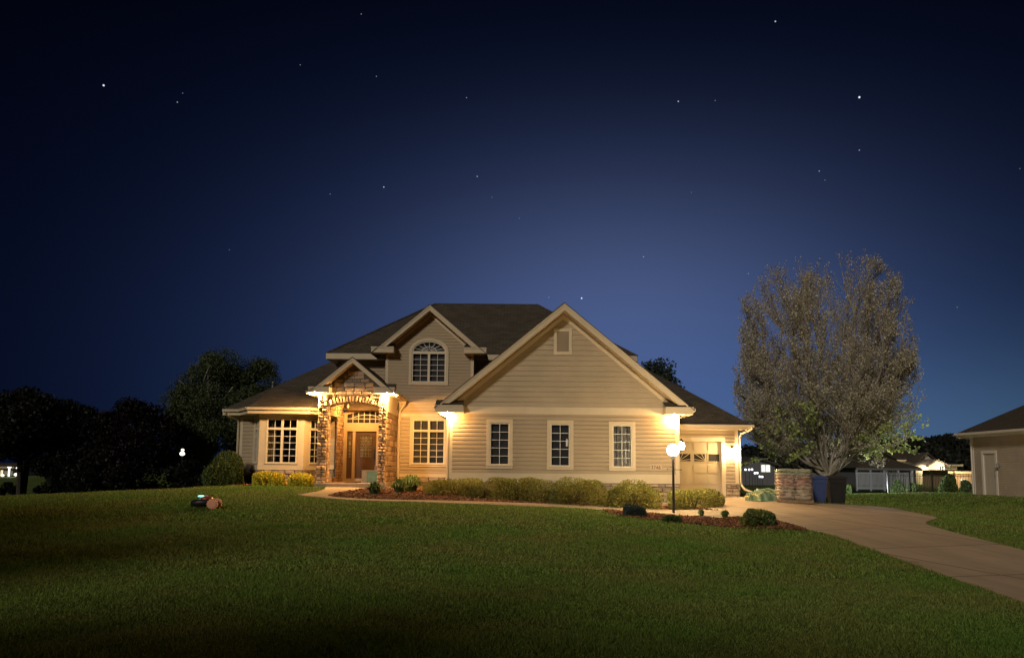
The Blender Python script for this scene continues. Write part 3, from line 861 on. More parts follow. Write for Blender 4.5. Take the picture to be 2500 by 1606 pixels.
# ---- upper storey block and its hip roof ----------------------------
FU = Frame((0, 33.1, 0))
sm = MB(); siding(sm, FU, -7.93, -5.4, 4.6, 6.32, .155); sm.build('upper_siding', M_SIDING, HO); sm = MB(); siding(sm, FU, -1.8, 5.0, 4.5, 6.32, .155)
sm.build('upper_siding', M_SIDING, HO); sm = MB(); siding(sm, Frame((-7.93, 33.1, 0), (0, 1, 0), (-1, 0, 0)), 0, 7.3, 5.0, 6.32); sm.build('upper_siding', M_SIDING, HO); sm = MB(); siding(sm, Frame((5.0, 33.1, 0), (0, 1, 0), (1, 0, 0)), 0, 7.3, 4.5, 6.32)
sm.build('upper_siding', M_SIDING, HO)
t = MB(); t.box(-7.95, -7.82, -.02, .04, 4.6, 6.3, FU); t.build('trim_boards', M_TRIM, HO)
L, R_, Y0, Y1, ZE, ZR = -8.35, 5.46, 32.5, 41.1, 6.55, 9.76
rl, rr, ym = -4.05, 1.16, 36.8
rf = MB()
rf.poly([(L, Y0, ZE), (R_, Y0, ZE), (rr, ym, ZR), (rl, ym, ZR)]); rf.poly([(L, Y1, ZE), (L, Y0, ZE), (rl, ym, ZR)])
rf.poly([(R_, Y0, ZE), (R_, Y1, ZE), (rr, ym, ZR)]); rf.poly([(R_, Y1, ZE), (L, Y1, ZE), (rl, ym, ZR), (rr, ym, ZR)])
rf.build('hip_roof', M_ROOF, HO, uv=True)
e = MB(); e.box(L, R_, Y0 - .02, Y0 + .02, ZE - .25, ZE - .002); e.box(L - .02, L + .02, Y0 + .02, Y1, ZE - .25, ZE - .002); e.box(R_ - .02, R_ + .02, Y0 + .02, Y1, ZE - .25, ZE - .002)
e.box(L + .02, R_ - .02, Y0 + .02, 33.12, ZE - .24, ZE - .22); e.box(L + .02, -7.9, 33.12, Y1, ZE - .24, ZE - .22)
e.build('eave_fascia', M_TRIM, HO)
rc = MB()
for a, b in (((L, Y0, ZE), (rl, ym, ZR)), ((R_, Y0, ZE), (rr, ym, ZR)), ((rl, ym, ZR), (rr, ym, ZR))):
    rc.tube([a, b], .05, 6)
rc.build('ridge_caps', M_ROOF, HO, uv=True)

# ---- left wing with canted bay --------------------------------------
WX0 = -11.65
ZB0, ZB1, ZS = .60, 1.43, 3.66
sm = MB(); siding(sm, FC, WX0, -11.05, 1.62, ZS, .155); sm.build('siding_wall', M_SIDING, HO); sm = MB(); siding(sm, FC, -7.95, -7.3, 1.62, ZS, .155, proud=.03)
siding(sm, Frame((WX0, 31.5, 0), (0, 1, 0), (-1, 0, 0)), 0, 9, 1.43, ZS)
sm.build('siding_wall', M_SIDING, HO)
# bay faces
B = [Vector((-11.08, 31.5, 0)), Vector((-10.42, 30.3, 0)), Vector((-8.58, 30.3, 0)), Vector((-7.92, 31.5, 0))]
bayw = MB(); stb = MB(); rgb = random.Random(9)
faces = []
for i in range(3):
    a, b = B[i], B[i + 1]; u = (b - a).normalized(); n = Vector((u.y, -u.x, 0)); ln = (b - a).length
    faces.append((Frame(a, u, n), ln))
for i, (fr, ln) in enumerate(faces):
    if i == 1: w0, w1, sp = .28, ln - .24, 2
    else: w0, w1, sp = (.30 if i == 2 else .36), ln - (.34 if i == 2 else .30), 1
    z0, z1 = 1.64, 3.51
    r_ = window(fr, w0, w1, z0, z1, trim=.03, proud=.02, split=sp, cols=2, rows=5, transom=.40, back='curtain', base=.0, sill=True, name='bay_window', mb_m=M_TRIM)
    bayw.box(0, w0 + .02, -.10, -.0, ZB1, ZS, fr); bayw.box(w1 - .02, ln, -.10, 0.0, ZB1, ZS, fr)
    bayw.box(w0 + .02, w1 - .02, -.10, 0, ZB1, z0 + .02, fr); bayw.box(w0 + .02, w1 - .02, -.10, 0, z1 - .02, ZS, fr)
    bayw.box(0.0, ln, .001, .028, ZB1, ZB1 + .17, fr); bayw.box(0.0, ln, .001, .026, z1 + .03, ZS + .02, fr)
    bayw.box(-.01, ln + .01, .0, .045, ZB1 - .03, ZB1 + .0, fr)
    stone_panel(stb, None, fr, 0, ln, ZB0 - .3, ZB1 - .03, .2, .4, .11, .2, .05, rgb)
bayw.build('bay_panels', M_TRIM, HO)
stone_panel(stb, None, FC, -7.9, -7.3, .4, 1.4, .2, .38, .11, .2, .05, rgb); stone_panel(stb, None, FC, WX0, -11.05, .3, 1.4, .2, .38, .11, .2, .05, rgb)
stb.build('stone_foundation', M_STONE2, HO)
mo = MB()
for fr, ln in faces: mo.box(0, ln, -.1, .004, ZB0 - .5, ZB1 - .03, fr)
mo.build('foundation_wall', M_MORTAR, HO)
t = MB(); t.box(WX0 - .02, WX0 + .13, -.02, .042, 1.43, ZS, FC); t.box(WX0 + .13, -11.05, -.02, .03, 1.43, 1.62, FC)
t.build('trim_boards', M_TRIM, HO); t = MB(); t.box(-7.95, -7.3, -.02, .035, 1.43, 1.62, FC); t.build('trim_boards', M_TRIM, HO); t = MB(); t.box(WX0, -11.05, -.02, .03, ZS - .18, ZS, FC)
t.build('trim_boards', M_TRIM, HO)
# roof planes of the left wing
ES = .715; zE = 3.92
rf = MB()
xw = -7.93; t_ = xw + 12.2
rf.poly([(-12.2, 31.0, zE), (-4.9, 31.0, zE), (-4.9, 33.4, zE + ES * 2.4), (-12.2 + 2.4, 33.4, zE + ES * 2.4)])
rf.poly([(-12.2, 31.0, zE), (-12.2 + t_ + .1, 31 + t_ + .1, zE + ES * (t_ + .1)), (-12.2 + t_ + .1, 38, zE + ES * (t_ + .1)), (-12.2, 42, zE)])
rf.poly([(-12.2 + 2.4, 33.4, zE + ES * 2.4), (-7.8, 33.4, zE + ES * 2.4), (-7.8, 35.4, zE + ES * 4.4)])
bz = .40; yv = 32.5; zv = zE + bz * 2.7
rf.poly([(-10.75, 29.8, zE), (-8.25, 29.8, zE), (-8.45, yv, zv + .02), (-10.55, yv, zv + .02)])
rf.poly([(-11.5, 31.0, zE), (-10.75, 29.8, zE), (-10.55, yv, zv + .02)]); rf.poly([(-8.25, 29.8, zE), (-7.5, 31.0, zE), (-8.45, yv, zv + .02)])
rf.build('hip_roof', M_ROOF, HO, uv=True)
e = MB(); edge = [(-12.2, 31.0), (-11.5, 31.0), (-10.75, 29.8), (-8.25, 29.8), (-7.5, 31.0), (-7.3, 31.0)]
gut = MB()
for a, b in zip(edge[:-1], edge[1:]):
    a3, b3 = Vector((*a, 0)), Vector((*b, 0)); u = (b3 - a3).normalized(); n = Vector((u.y, -u.x, 0)); ln = (b3 - a3).length; fr = Frame(a3, u, n)
    e.box(0, ln, -.03, 0, zE - .26, zE - .01, fr)
    gut.prism([(-.02, zE - .01), (ln + .02, zE - .01), (ln + .02, zE - .11), (-.02, zE - .11)], .002, .10, fr)
    gut.prism([(-.02, zE - .012), (ln + .02, zE - .012), (ln + .02, zE - .035), (-.02, zE - .035)], .101, .115, fr)
e.poly([(-12.2, 31.0, zE - .24), (-11.5, 31.0, zE - .24), (-10.75, 29.8, zE - .24), (-8.25, 29.8, zE - .24), (-7.5, 31.0, zE - .24), (-7.3, 31.0, zE - .24), (-7.3, 31.55, zE - .24), (-12.2, 31.55, zE - .24)])
e.box(-12.23, -12.2, 31.0, 42, zE - .26, zE - .01); e.poly([(-12.2, 31.55, zE - .24), (-11.6, 31.55, zE - .24), (-11.6, 42, zE - .24), (-12.2, 42, zE - .24)])
e.build('eave_fascia', M_TRIM, HO); gut.build('gutter', M_TRIM, HO)

# ---- portico ---------------------------------------------------------
PX0, PX1, OX0, OX1, PZF = -7.62, -4.96, -7.25, -5.27, .93
SPR, CRN, AT = 3.88, 4.06, 4.30
pc = (OX0 + OX1) / 2
az_ = lambda u: SPR + (CRN - SPR) * (1 - ((u - pc) / ((OX1 - OX0) / 2)) ** 2) if OX0 < u < OX1 else SPR
ppk, pps = 5.74, .83; pcx = -6.27
def pmask(u, z, hu, hz):
    if z + hz > ppk - .14 - pps * abs(u - pcx) - hu * pps * .6: return False
    if u + hu > OX0 + .02 and u - hu < OX1 - .02 and z - hz < az_(u) + .26: return False
    return True
st = MB(); rgp = random.Random(21)
# two pillars of rounded field stone, gable of flatter ledge stone
stone_panel(st, None, FP, PX0, OX0, .55, 4.35, .13, .26, .09, .17, .12, rgp, round_=.45, rough=1.25)
st.build('porch_pillar', M_STONE, HO); st = MB()
stone_panel(st, None, FP, OX1, PX1, .55, 4.35, .13, .24, .09, .17, .12, rgp, round_=.45, rough=1.25)
st.build('porch_pillar', M_STONE, HO); st = MB()
FPi = Frame((OX0, 28.8, 0), (0, 1, 0), (1, 0, 0))          # inner face of the left side, seen from the right
stone_panel(st, None, FPi, 0, .36, PZF, 4.2, .12, .24, .10, .17, .05, rgp, round_=.4)
stone_panel(st, None, FPi, 1.45, 2.68, PZF, 4.2, .14, .3, .10, .18, .05, rgp, round_=.4)
stone_panel(st, None, FPi, .36, 1.45, 3.62, 4.2, .2, .35, .15, .2, .035, rgp, round_=.3)
stone_panel(st, None, FPi, .36, 1.45, PZF, 1.12, .2, .35, .12, .2, .04, rgp, round_=.3)
st.build('porch_inner_wall', M_STONE, HO); st = MB()
FPr = Frame((PX1, 28.8, 0), (0, 1, 0), (1, 0, 0))
stone_panel(st, None, FPr, 0, 2.6, .4, 3.72, .35, .8, .17, .24, .035, rgp, round_=.22)
st.build('porch_side_wall', M_STONE, HO); st = MB()
FPo = Frame((PX0, 28.8, 0), (0, 1, 0), (-1, 0, 0))
stone_panel(st, None, FPo, 0, .36, .5, 4.3, .15, .3, .1, .18, .04, rgp)
st.build('porch_outer_wall', M_STONE, HO)
st = MB()
stone_panel(st, None, FP, -7.66, -4.9, 4.08, 5.7, .24, .44, .13, .19, .035, rgp, mask=pmask, round_=.22)
st.build('gable_stone', M_STONE2, HO); st = MB()
def dmask(u, z, hu, hz): return not (u + hu > -7.2 and z - hz < 4.16)
stone_panel(st, None, Frame((0, 31.48, 0)), -7.27, -5.2, 3.3, 4.35, .2, .34, .14, .2, .035, rgp, mask=lambda u, z, a, b: z - b > 4.12 - .22 * ((u + 6.25) / .95) ** 2, round_=.25)
st.build('door_wall_stone', M_STONE2, HO)
# voussoirs
vs_ = MB(); nv = 17
for i in range(nv):
    u0 = OX0 - .02 + (OX1 - OX0 + .04) * i / nv; u1 = OX0 - .02 + (OX1 - OX0 + .04) * (i + 1) / nv; uc = (u0 + u1) / 2
    ht = .235 * rgp.uniform(.85, 1.12); sl = (uc - pc) * .09; g_ = .014
    a0, a1 = az_(u0 + .03) if i else SPR, az_(u1 - .03) if i < nv - 1 else SPR
    pr = rgp.uniform(.05, .10)
    p = [(u0 + g_, a0), (u1 - g_, a1), (u1 - g_ + sl, a1 + ht), (u0 + g_ + sl, a0 + ht)]
    cx = sum(q[0] for q in p) / 4; cz = sum(q[1] for q in p) / 4
    ring = lambda k, d: [(q[0] + (cx - q[0]) * k, d, q[1] + (cz - q[1]) * k) for q in p]
    vv = ring(0, 0) + ring(.05, pr * .7) + ring(.4, pr)
    vs_.add(vv, [(0, 1, 5, 4), (1, 2, 6, 5), (2, 3, 7, 6), (3, 0, 4, 7), (4, 5, 9, 8), (5, 6, 10, 9), (6, 7, 11, 10), (7, 4, 8, 11), (8, 9, 10, 11)], FP)
vs_.build('arch_stones', M_STONE, HO)
# mortar core: pillars, arch head, sides
mo = MB()
mo.box(PX0 + .01, OX0 - .004, 28.803, 29.16, .3, 4.38); mo.box(OX1 + .004, PX1 - .01, 28.803, 29.16, .3, 4.38)
arc = [(OX0 + (OX1 - OX0) * i / 20, az_(OX0 + (OX1 - OX0) * i / 20 + (1e-4 if i == 0 else (-1e-4 if i == 20 else 0)))) for i in range(21)]
mo.prism([(OX0 - .1, 4.38)] + [(OX0 - .1, SPR)] + arc + [(OX1 + .1, SPR), (OX1 + .1, 4.38)], -.36, -.002, FP)
mo.prism([(PX0, 4.38), (PX1, 4.38), (pcx + 1.3, 4.38), (pcx, ppk - .15), (pcx - 1.3, 4.38)], -.1, -.003, FP)
mo.box(OX0 - .06, OX0 - .004, 30.25, 31.5, .3, 4.3); mo.box(PX0 + .02, OX0 - .004, 29.16, 30.25, 3.62, 4.3); mo.box(PX0 + .02, OX0 - .004, 29.16, 30.25, .3, 1.10)
mo.box(OX1 + .004, PX1 - .004, 29.16, 31.5, .3, 4.3)
mo.build('mortar_core', M_MORTAR, HO)
t = MB(); t.box(0, 2.6, -.0, .03, 3.72, 4.38, FPr); t.box(0, 2.6, -.02, .045, 3.70, 3.74, FPr); t.build('frieze_board', M_TRIM, HO); t = MB()
t.box(PX0 - .02, OX0 + .02, 29.1, 31.48, 3.58, 3.62)
t.build('frieze_board', M_TRIM, HO)
cl = MB(); cl.box(OX0 - .05, OX1 + .05, 29.16, 31.5, 4.36, 4.40); cl.build('porch_ceiling', M_TRIM, HO)
gable_roof(pcx, 5.76, pps, 1.40, 1.66, 28.35, 28.8, 33.0, .20, .80, .22, 4.61)
e = MB(); e.box(-4.63, -4.60, 28.8, 31.4, 4.30, 4.42); e.box(-4.93, -4.63, 28.82, 31.4, 4.36, 4.385); e.box(-4.60, -4.50, 28.3, 31.3, 4.34, 4.44); e.build('eave_fascia', M_TRIM, HO); e = MB(); e.box(-7.92, -7.64, 28.82, 31.2, 4.36, 4.385)
e.box(-8.02, -7.93, 28.3, 31.0, 4.34, 4.44)
e.build('eave_fascia', M_TRIM, HO)
# porch slab and step
s_ = MB(); s_.box(-7.60, -4.9, 28.42, 31.5, .55, PZF); s_.box(-7.60, -4.9, 28.38, 28.42, .86, PZF - .002)
s_.build('porch_slab', M_CONC, HO)
s_ = MB(); s_.box(-5.35, -4.72, 28.5, 29.0, .45, .80); s_.build('stone_block', M_STONE2, HO)

# door wall: frame, sidelight, arched transom
FD = Frame((0, 31.46, 0))
DT = 3.05
fm = MB()
fm.box(-7.22, -7.07, -.02, .06, PZF, DT, FD); fm.box(-6.83, -6.71, -.02, .06, PZF + .12, DT, FD); fm.box(-5.82, -5.66, -.02, .06, PZF, DT, FD)
fm.box(-7.22, -5.66, -.02, .065, DT, 3.36, FD); fm.box(-7.07, -5.82, -.02, .05, PZF, PZF + .13, FD)
tc_ = (-7.22 - 5.4) / 2; 
tu0, tu1, tz0 = -7.22, -5.28, 3.36
def tz(u, add=0): return 3.86 + add + .22 * (1 - ((u + 6.25) / .97) ** 2)
arcO = [(tu0 + (tu1 - tu0) * i / 16, tz(tu0 + (tu1 - tu0) * i / 16)) for i in range(17)]
iu0, iu1 = tu0 + .13, tu1 - .13
arcI = [(iu0 + (iu1 - iu0) * i / 16, tz(iu0 + (iu1 - iu0) * i / 16, -.17)) for i in range(17)]
fm.band([(iu0, tz0 + .02)] + arcI + [(iu1, tz0 + .02)], [(tu0, tz0)] + arcO + [(tu1, tz0)], -.02, .062, FD)
fm.box(tu0, tu1, -.02, .07, tz0, tz0 + .05, FD)
FMo = fm.build('entry_frame', M_TRIM, HO)
mu, pn, bk = MB(), MB(), MB()
for k in range(1, 7):
    u = iu0 + (iu1 - iu0) * k / 7; mu.box(u - .012, u + .012, .005, .03, tz0 + .05, tz(u, -.17), FD)
mu.box(iu0, iu1, .003, .028, tz0 + .21, tz0 + .235, FD)
mid_a = [(iu0 + .14 + (iu1 - iu0 - .28) * i / 12, tz(iu0 + (iu1 - iu0) * i / 12, -.33)) for i in range(13)]
mu.band([(p[0], p[1] - .012) for p in mid_a], [(p[0], p[1] + .012) for p in mid_a], .002, .032, FD)
pn.poly([(iu0, -.0, tz0 + .03), (iu1, 0, tz0 + .03)] + [(p[0], 0, p[1]) for p in arcI[::-1]], FD)
bk.box(-7.25, -5.2, -.32, -.3, PZF, 4.2, FD)
mu.build('muntin_grid', M_MUNTIN, FMo); pn.build('transom_pane', M_GLASS, FMo); bk.build('hall_wall', M_BLIND, FMo)
# door and sidelight
def leaf(u0, u1, z0, z1, gu0, gu1, gz0, gz1, name, pattern):
    d = MB()
    dd = -.015
    d.box(u0, gu0, dd - .04, dd + .02, z0, z1, FD); d.box(gu1, u1, dd - .04, dd + .02, z0, z1, FD)
    d.box(gu0, gu1, dd - .04, dd + .02, z0, gz0, FD); d.box(gu0, gu1, dd - .04, dd + .02, gz1, z1, FD)
    for (a, b, c, e_) in ((gu0 - .03, gu1 + .03, gz1, gz1 + .03), (gu0 - .03, gu1 + .03, gz0 - .03, gz0), (gu0 - .03, gu0, gz0, gz1), (gu1, gu1 + .03, gz0, gz1)):
        d.box(a, b, dd + .0205, dd + .035, c, e_, FD)
    # raised lower panels
    np_ = 2 if u1 - u0 > .5 else 1; ww = (u1 - u0 - .1 * (np_ + 1)) / np_
    for k in range(np_):
        a = u0 + .1 + k * (ww + .1); b = a + ww
        c0, c1 = z0 + .22, gz0 - .14
        for q, dp in ((0, .012), (.035, .003), (.06, .014)):
            d.box(a + q, b - q, dd + .02, dd + .02 + dp, c0 + q, c1 - q, FD)
    D_ = d.build(name, M_DOOR, HO)
    l = MB()
    for k in range(1, 4 if np_ == 2 else 2):
        u = gu0 + (gu1 - gu0) * k / (4 if np_ == 2 else 2); l.box(u - .005, u + .005, dd + .002, dd + .012, gz0, gz1, FD)
    nr = 7
    for k in range(1, nr): z = gz0 + (gz1 - gz0) * k / nr; l.box(gu0, gu1, dd + .001, dd + .013, z - .005, z + .005, FD)
    cu, cz_ = (gu0 + gu1) / 2, gz0 + (gz1 - gz0) * .62; q = (gu1 - gu0) * .28
    for k in (1, .55):
        pts = [(cu, cz_ + q * 2 * k), (cu + q * k, cz_), (cu, cz_ - q * 2 * k), (cu - q * k, cz_)]
        for i in range(4): l.bar2(pts[i], pts[(i + 1) % 4], .012, dd + .003, dd + .016, FD)
    for zz in (gz0 + (gz1 - gz0) * .30, gz0 + (gz1 - gz0) * .34): l.box(gu0 + .03, gu1 - .03, dd + .0, dd + .011, zz, zz + .012, FD)
    l.box(gu0, gu1, dd + .001, dd + .014, gz0, gz0 + .012, FD); l.box(gu0, gu1, dd + .001, dd + .014, gz1 - .012, gz1, FD)
    l.build('leaded_came', M_LEAD, D_)
    p = MB(); p.poly([(gu0, dd - .005, gz0), (gu1, dd - .005, gz0), (gu1, dd - .005, gz1), (gu0, dd - .005, gz1)], FD); p.build('door_glass', MATS['frosted_glass'], D_)
    return D_


mat('frosted_glass', (0.16, 0.15, 0.13), 0.18, 0.8, var=.35, vscale=22, bump=.5, bscale=60)
Dm = leaf(-6.70, -5.83, PZF + .1, DT - .01, -6.52, -6.02, PZF + 1.05, DT - .16, 'front_door', 2)
leaf(-7.06, -6.84, PZF + .14, DT - .01, -7.02, -6.88, PZF + 1.02, DT - .16, 'sidelight', 1)
h = MB(); h.box(-5.92, -5.87, .0, .05, PZF + .95, PZF + 1.2, FD); h.tube([(-5.895, 31.43, PZF + 1.03), (-5.895, 31.36, PZF + 1.03), (-5.98, 31.36, PZF + 1.03)], .012, 6); h.box(-5.925, -5.87, .0, .045, PZF + 1.27, PZF + 1.35, FD)
h.build('door_handle', M_BLACK, Dm)

# ---- garage wing with the single visible door ------------------------
FW = Frame((0, 31.5, 0)); GF = .44
ds = MB(); gx0, gx1, gz1 = 6.38, 8.84, GF + 2.33
rh = 2.33 / 5; cwid = (gx1 - gx0) / 4
ds.box(gx0, gx1, -.14, -.10, GF, gz1, FW)
gdw = []
for r__ in range(5):
    z0 = GF + rh * r__ + .012; z1 = GF + rh * (r__ + 1) - .012
    for c__ in range(4):
        u0 = gx0 + cwid * c__; u1 = u0 + cwid
        a, b, c, d = u0 + .055, u1 - .055, z0 + .055, z1 - .055
        if r__ == 3:
            gdw.append((a, b, c + .01, d - .01)); 
            for (p0, p1, q0, q1) in ((a - .02, b + .02, d - .01, d + .02), (a - .02, b + .02, c - .02, c + .01), (a - .02, a + .02, c + .01, d - .01), (b - .02, b + .02, c + .01, d - .01)): ds.box(p0, p1, -.098, -.07, q0, q1, FW)
        else:
            for q, dp in ((0, .026), (.03, .010), (.06, .030)): ds.box(a + q, b - q, -.10, -.10 + dp, c + q, d - q, FW)
    ds.box(gx0, gx1, -.10, -.094, z0, z1, FW)
GD = ds.build('garage_door', M_GARAGE, HO)
for i, (a, b, c, d) in enumerate(gdw):
    p = MB(); p.poly([(a, -.088, c), (b, -.088, c), (b, -.088, d), (a, -.088, d)], FW); Pn = p.build('window_pane', mat('garage_pane', (0.035, 0.033, 0.03), .08, .7), GD)
    if i < 3:
        m_ = MB(); base_u = b if i % 2 == 0 else a; sg = -1 if i % 2 == 0 else 1
        for an in (8, 35, 62):
            an = math.radians(an); L_ = min((b - a) / max(math.cos(an), .01), (d - c) / max(math.sin(an), .01)) * .98
            m_.bar2((base_u, c + .02), (base_u + sg * L_ * math.cos(an), c + .02 + (L_ - .02) * math.sin(an)), .022, -.085, -.075, FW)
        m_.build('sunburst_grille', M_GARAGE, GD)
ghole = [(gx0 - .0, gx1 + .0, GF - .1, gz1)]
sm = MB(); siding(sm, FW, GX1, 9.52, GF + .0, 3.28, .155, holes=[(6.2, 8.99, .3, gz1 + .12), (8.9, 9.6, .3, 1.0)]); sm.build('siding_wall', M_SIDING, HO)
siding_r = MB(); siding(siding_r, Frame((9.52, 31.5, 0), (0, 1, 0), (1, 0, 0)), 0, 7, 1.0, 3.28); siding_r.build('side_siding', M_SIDING, HO)
t = MB(); t.box(gx0 - .15, gx1 + .15, -.12, .045, gz1, gz1 + .16, FW); t.box(gx1, gx1 + .15, -.12, .044, GF, gz1, FW); t.box(gx0 - .15, gx0, -.12, .044, GF, gz1, FW)
t.box(9.40, 9.54, -.02, .042, 1.0, 3.28, FW); t.box(GX1, 9.52, -.02, .03, 3.2, 3.28, FW); t.box(8.97, 9.56, -.02, .055, .97, 1.02, FW)
t.build('trim_boards', M_TRIM, HO)
st = MB(); stone_panel(st, None, FW, 9.0, 9.56, .2, .97, .16, .32, .11, .17, .05, rgp); stone_panel(st, None, Frame((9.56, 31.5, 0), (0, 1, 0), (1, 0, 0)), -.04, 2, .1, .97, .2, .4, .12, .2, .05, rgp); st.build('stone_foundation', M_STONE2, HO)
mo = MB(); mo.box(9.0, 9.545, -3, .002, .1, .97, FW); mo.build('foundation_wall', M_MORTAR, HO)
# roof of garage wing
RS = .76; rz = 3.44
rf = MB(); rf.poly([(6.0, 31.0, rz), (10.0, 31.0, rz), (5.9, 35.1, rz + RS * 4.1), (4.0, 35.1, rz + RS * 4.1), (4.0, 31.0, rz)])
rf.poly([(10.0, 31.0, rz), (10.0, 39.2, rz), (5.9, 35.1, rz + RS * 4.1)]); rf.poly([(10, 39.2, rz), (4, 39.2, rz), (4, 35.1, rz + RS * 4.1), (5.9, 35.1, rz + RS * 4.1)])
rf.build('hip_roof', M_ROOF, HO, uv=True)
e = MB(); e.box(6.68, 10.0, 30.96, 31.0, rz - .20, rz - .005); e.box(10.0, 10.03, 30.96, 39.2, rz - .2, rz - .005); e.box(6.25, 10.0, 31.0, 31.52, rz - .19, rz - .17); e.box(9.5, 10.0, 31.52, 39, rz - .19, rz - .17)
e.build('eave_fascia', M_TRIM, HO)
gu = MB(); gu.prism([(6.8, rz), (10.05, rz), (10.05, rz - .11), (6.8, rz - .11)], .001, .11, Frame((0, 30.96, 0))); gu.build('gutter', M_TRIM, HO)


def spout(pts, name='downspout'):
    s_ = MB(); s_.tube(pts, .045, 6); s_.build(name, M_TRIM, HO)


spout([(9.97, 30.9, 3.32), (9.9, 31.05, 3.22), (9.63, 31.35, 3.1), (9.60, 31.4, 2.9), (9.60, 31.4, 1.05), (9.63, 31.35, .9), (9.7, 31.2, .75), (10.15, 31.0, .58)])
spout([(-12.1, 30.95, 3.75), (-12.0, 31.1, 3.62), (-11.72, 31.4, 3.5), (-11.70, 31.43, 3.3), (-11.70, 31.43, .9)])
spout([(-2.85, 27.5, 3.66), (-2.75, 27.7, 3.56), (-2.50, 27.93, 3.50), (-2.48, 27.94, 3.3), (-2.48, 27.94, 1.2), (-2.55, 27.85, 1.0), (-2.7, 27.6, .9)])
spout([(-4.56, 31.0, 4.36), (-4.62, 31.2, 4.2), (-4.80, 31.38, 4.0), (-4.86, 31.4, 3.85), (-4.86, 31.4, .9)])

# plaque with the number
pq = MB(); pq.box(5.14, 5.58, .024, .05, 1.525, 1.745, FG); PQ = pq.build('number_plaque', mat('plaque_tan', (0.50, 0.38, 0.26), .6), HO)


def digits(txt, u, z, h, fr, parent, m):
    SEG = {'3': [[(0, 1), (.8, 1), (.35, .58), (.6, .58), (.85, .35), (.8, .12), (.5, 0), (.2, 0), (0, .12)]],
           '7': [[(0, 1), (.85, 1), (.3, 0)]], '4': [[(.65, 0), (.65, 1), (0, .32), (.9, .32)]],
           '6': [[(.75, .95), (.45, 1), (.1, .7), (0, .35), (.15, .05), (.5, 0), (.82, .15), (.82, .42), (.55, .6), (.2, .5), (.02, .3)]]}
    m_ = MB()
    for ch in txt:
        for pl in SEG[ch]:
            for a, b in zip(pl[:-1], pl[1:]):
                m_.bar2((u + a[0] * h * .62, z + a[1] * h), (u + b[0] * h * .62, z + b[1] * h), h * .16, .050, .056, fr)
        u += h * .80
    m_.build('digits', m, parent)


digits('3746', 5.19, 1.575, .115, FG, PQ, mat('digit_dark', (0.06, 0.045, 0.035), .5))
# window trim bumps: small pieces hanging by the main wall windows not seen; porch ceiling pendant
pe = MB(); pe.tube([(-6.98, 31.0, 4.36), (-6.98, 31.0, 4.12)], .008, 5); pe.lathe([(.01, .12), (.05, .08), (.045, -.0), (.02, -.03)], (-6.98, 31.0, 4.03), 8)
PE = pe.build('pendant_light', mat('pendant_cream', (.7, .62, .5), .5), HO)

# ---- soffit floods ----------------------------------------------------
M_FLOOD = mat('flood_lens', (1, .9, .7), .4, emit=(1.0, .82, .48), estr=90)


def flood(x, y, z, power, aimoff, color=WARM, cone=165):
    c = MB(); c.lathe([(.075, .03), (.075, -.02), (.06, -.025)], (x, y, z), 14); C_ = c.build('soffit_light', M_TRIM, HO)
    b = MB(); b.lathe([(.055, 0), (.057, -.035), (.035, -.05), (.005, -.055)], (x, y, z - .022), 14); b.build('lens', M_FLOOD, C_)
    lamp('POINT', (x + aimoff[0], y + aimoff[1], z - .11), power, color, .05, name='soffit_light_beam', parent=HO)


flood(-7.56, 28.56, 4.38, 640, (-.11, -.0), WARM)
flood(-4.98, 28.56, 4.38, 640, (.10, -.0), WARM)
flood(-2.46, 27.79, 3.58, 300, (-.06, .0), WARM)
flood(6.05, 27.79, 3.58, 300, (.0, .0), WARM)
lamp('POINT', (-6.4, 30.2, 4.1), 230, AMBER, .08, name='porch_ceiling_glow', parent=HO)


# coach lanterns on the garage
def coach(x, y, z, name, fr_n, power, r=.11):
    b = MB(); n = Vector(fr_n)
    q = Vector((x, y, z)) - n * .16
    b.tube([q + Vector((0, 0, -.05)), q + n * .08 + Vector((0, 0, -.22)), Vector((x, y, z - .2))], .012, 6)
    b.box(min(q.x - .05, q.x + .05), q.x + .05, q.y - .05, q.y + .05, q.z - .14, q.z + .06)
    b.lathe([(.03, -.20), (.09, -.17), (.09, -.155)], (x, y, z), 12); b.lathe([(.12, .15), (.08, .21), (.02, .26), (.01, .30)], (x, y, z), 12)
    for k in range(6):
        a = math.pi * k / 3; b.tube([(x + .095 * math.cos(a), y + .095 * math.sin(a), z - .16), (x + .12 * math.cos(a), y + .12 * math.sin(a), z + .16)], .006, 4)
    B_ = b.build(name, M_BLACK, HO)
    g_ = MB(); g_.ball((x, y, z), r, 16, 1.2); g_.build('glowing_bulb', mat('coach_bulb', (1, .9, .7), .4, emit=(1.0, .70, .32), estr=power), B_)


coach(9.22, 31.28, 2.30, 'coach_light', (0, -1, 0), 430, .14)
coach(6.42, 28.35, 2.46, 'coach_light', (1, 0, 0), 170, .125)

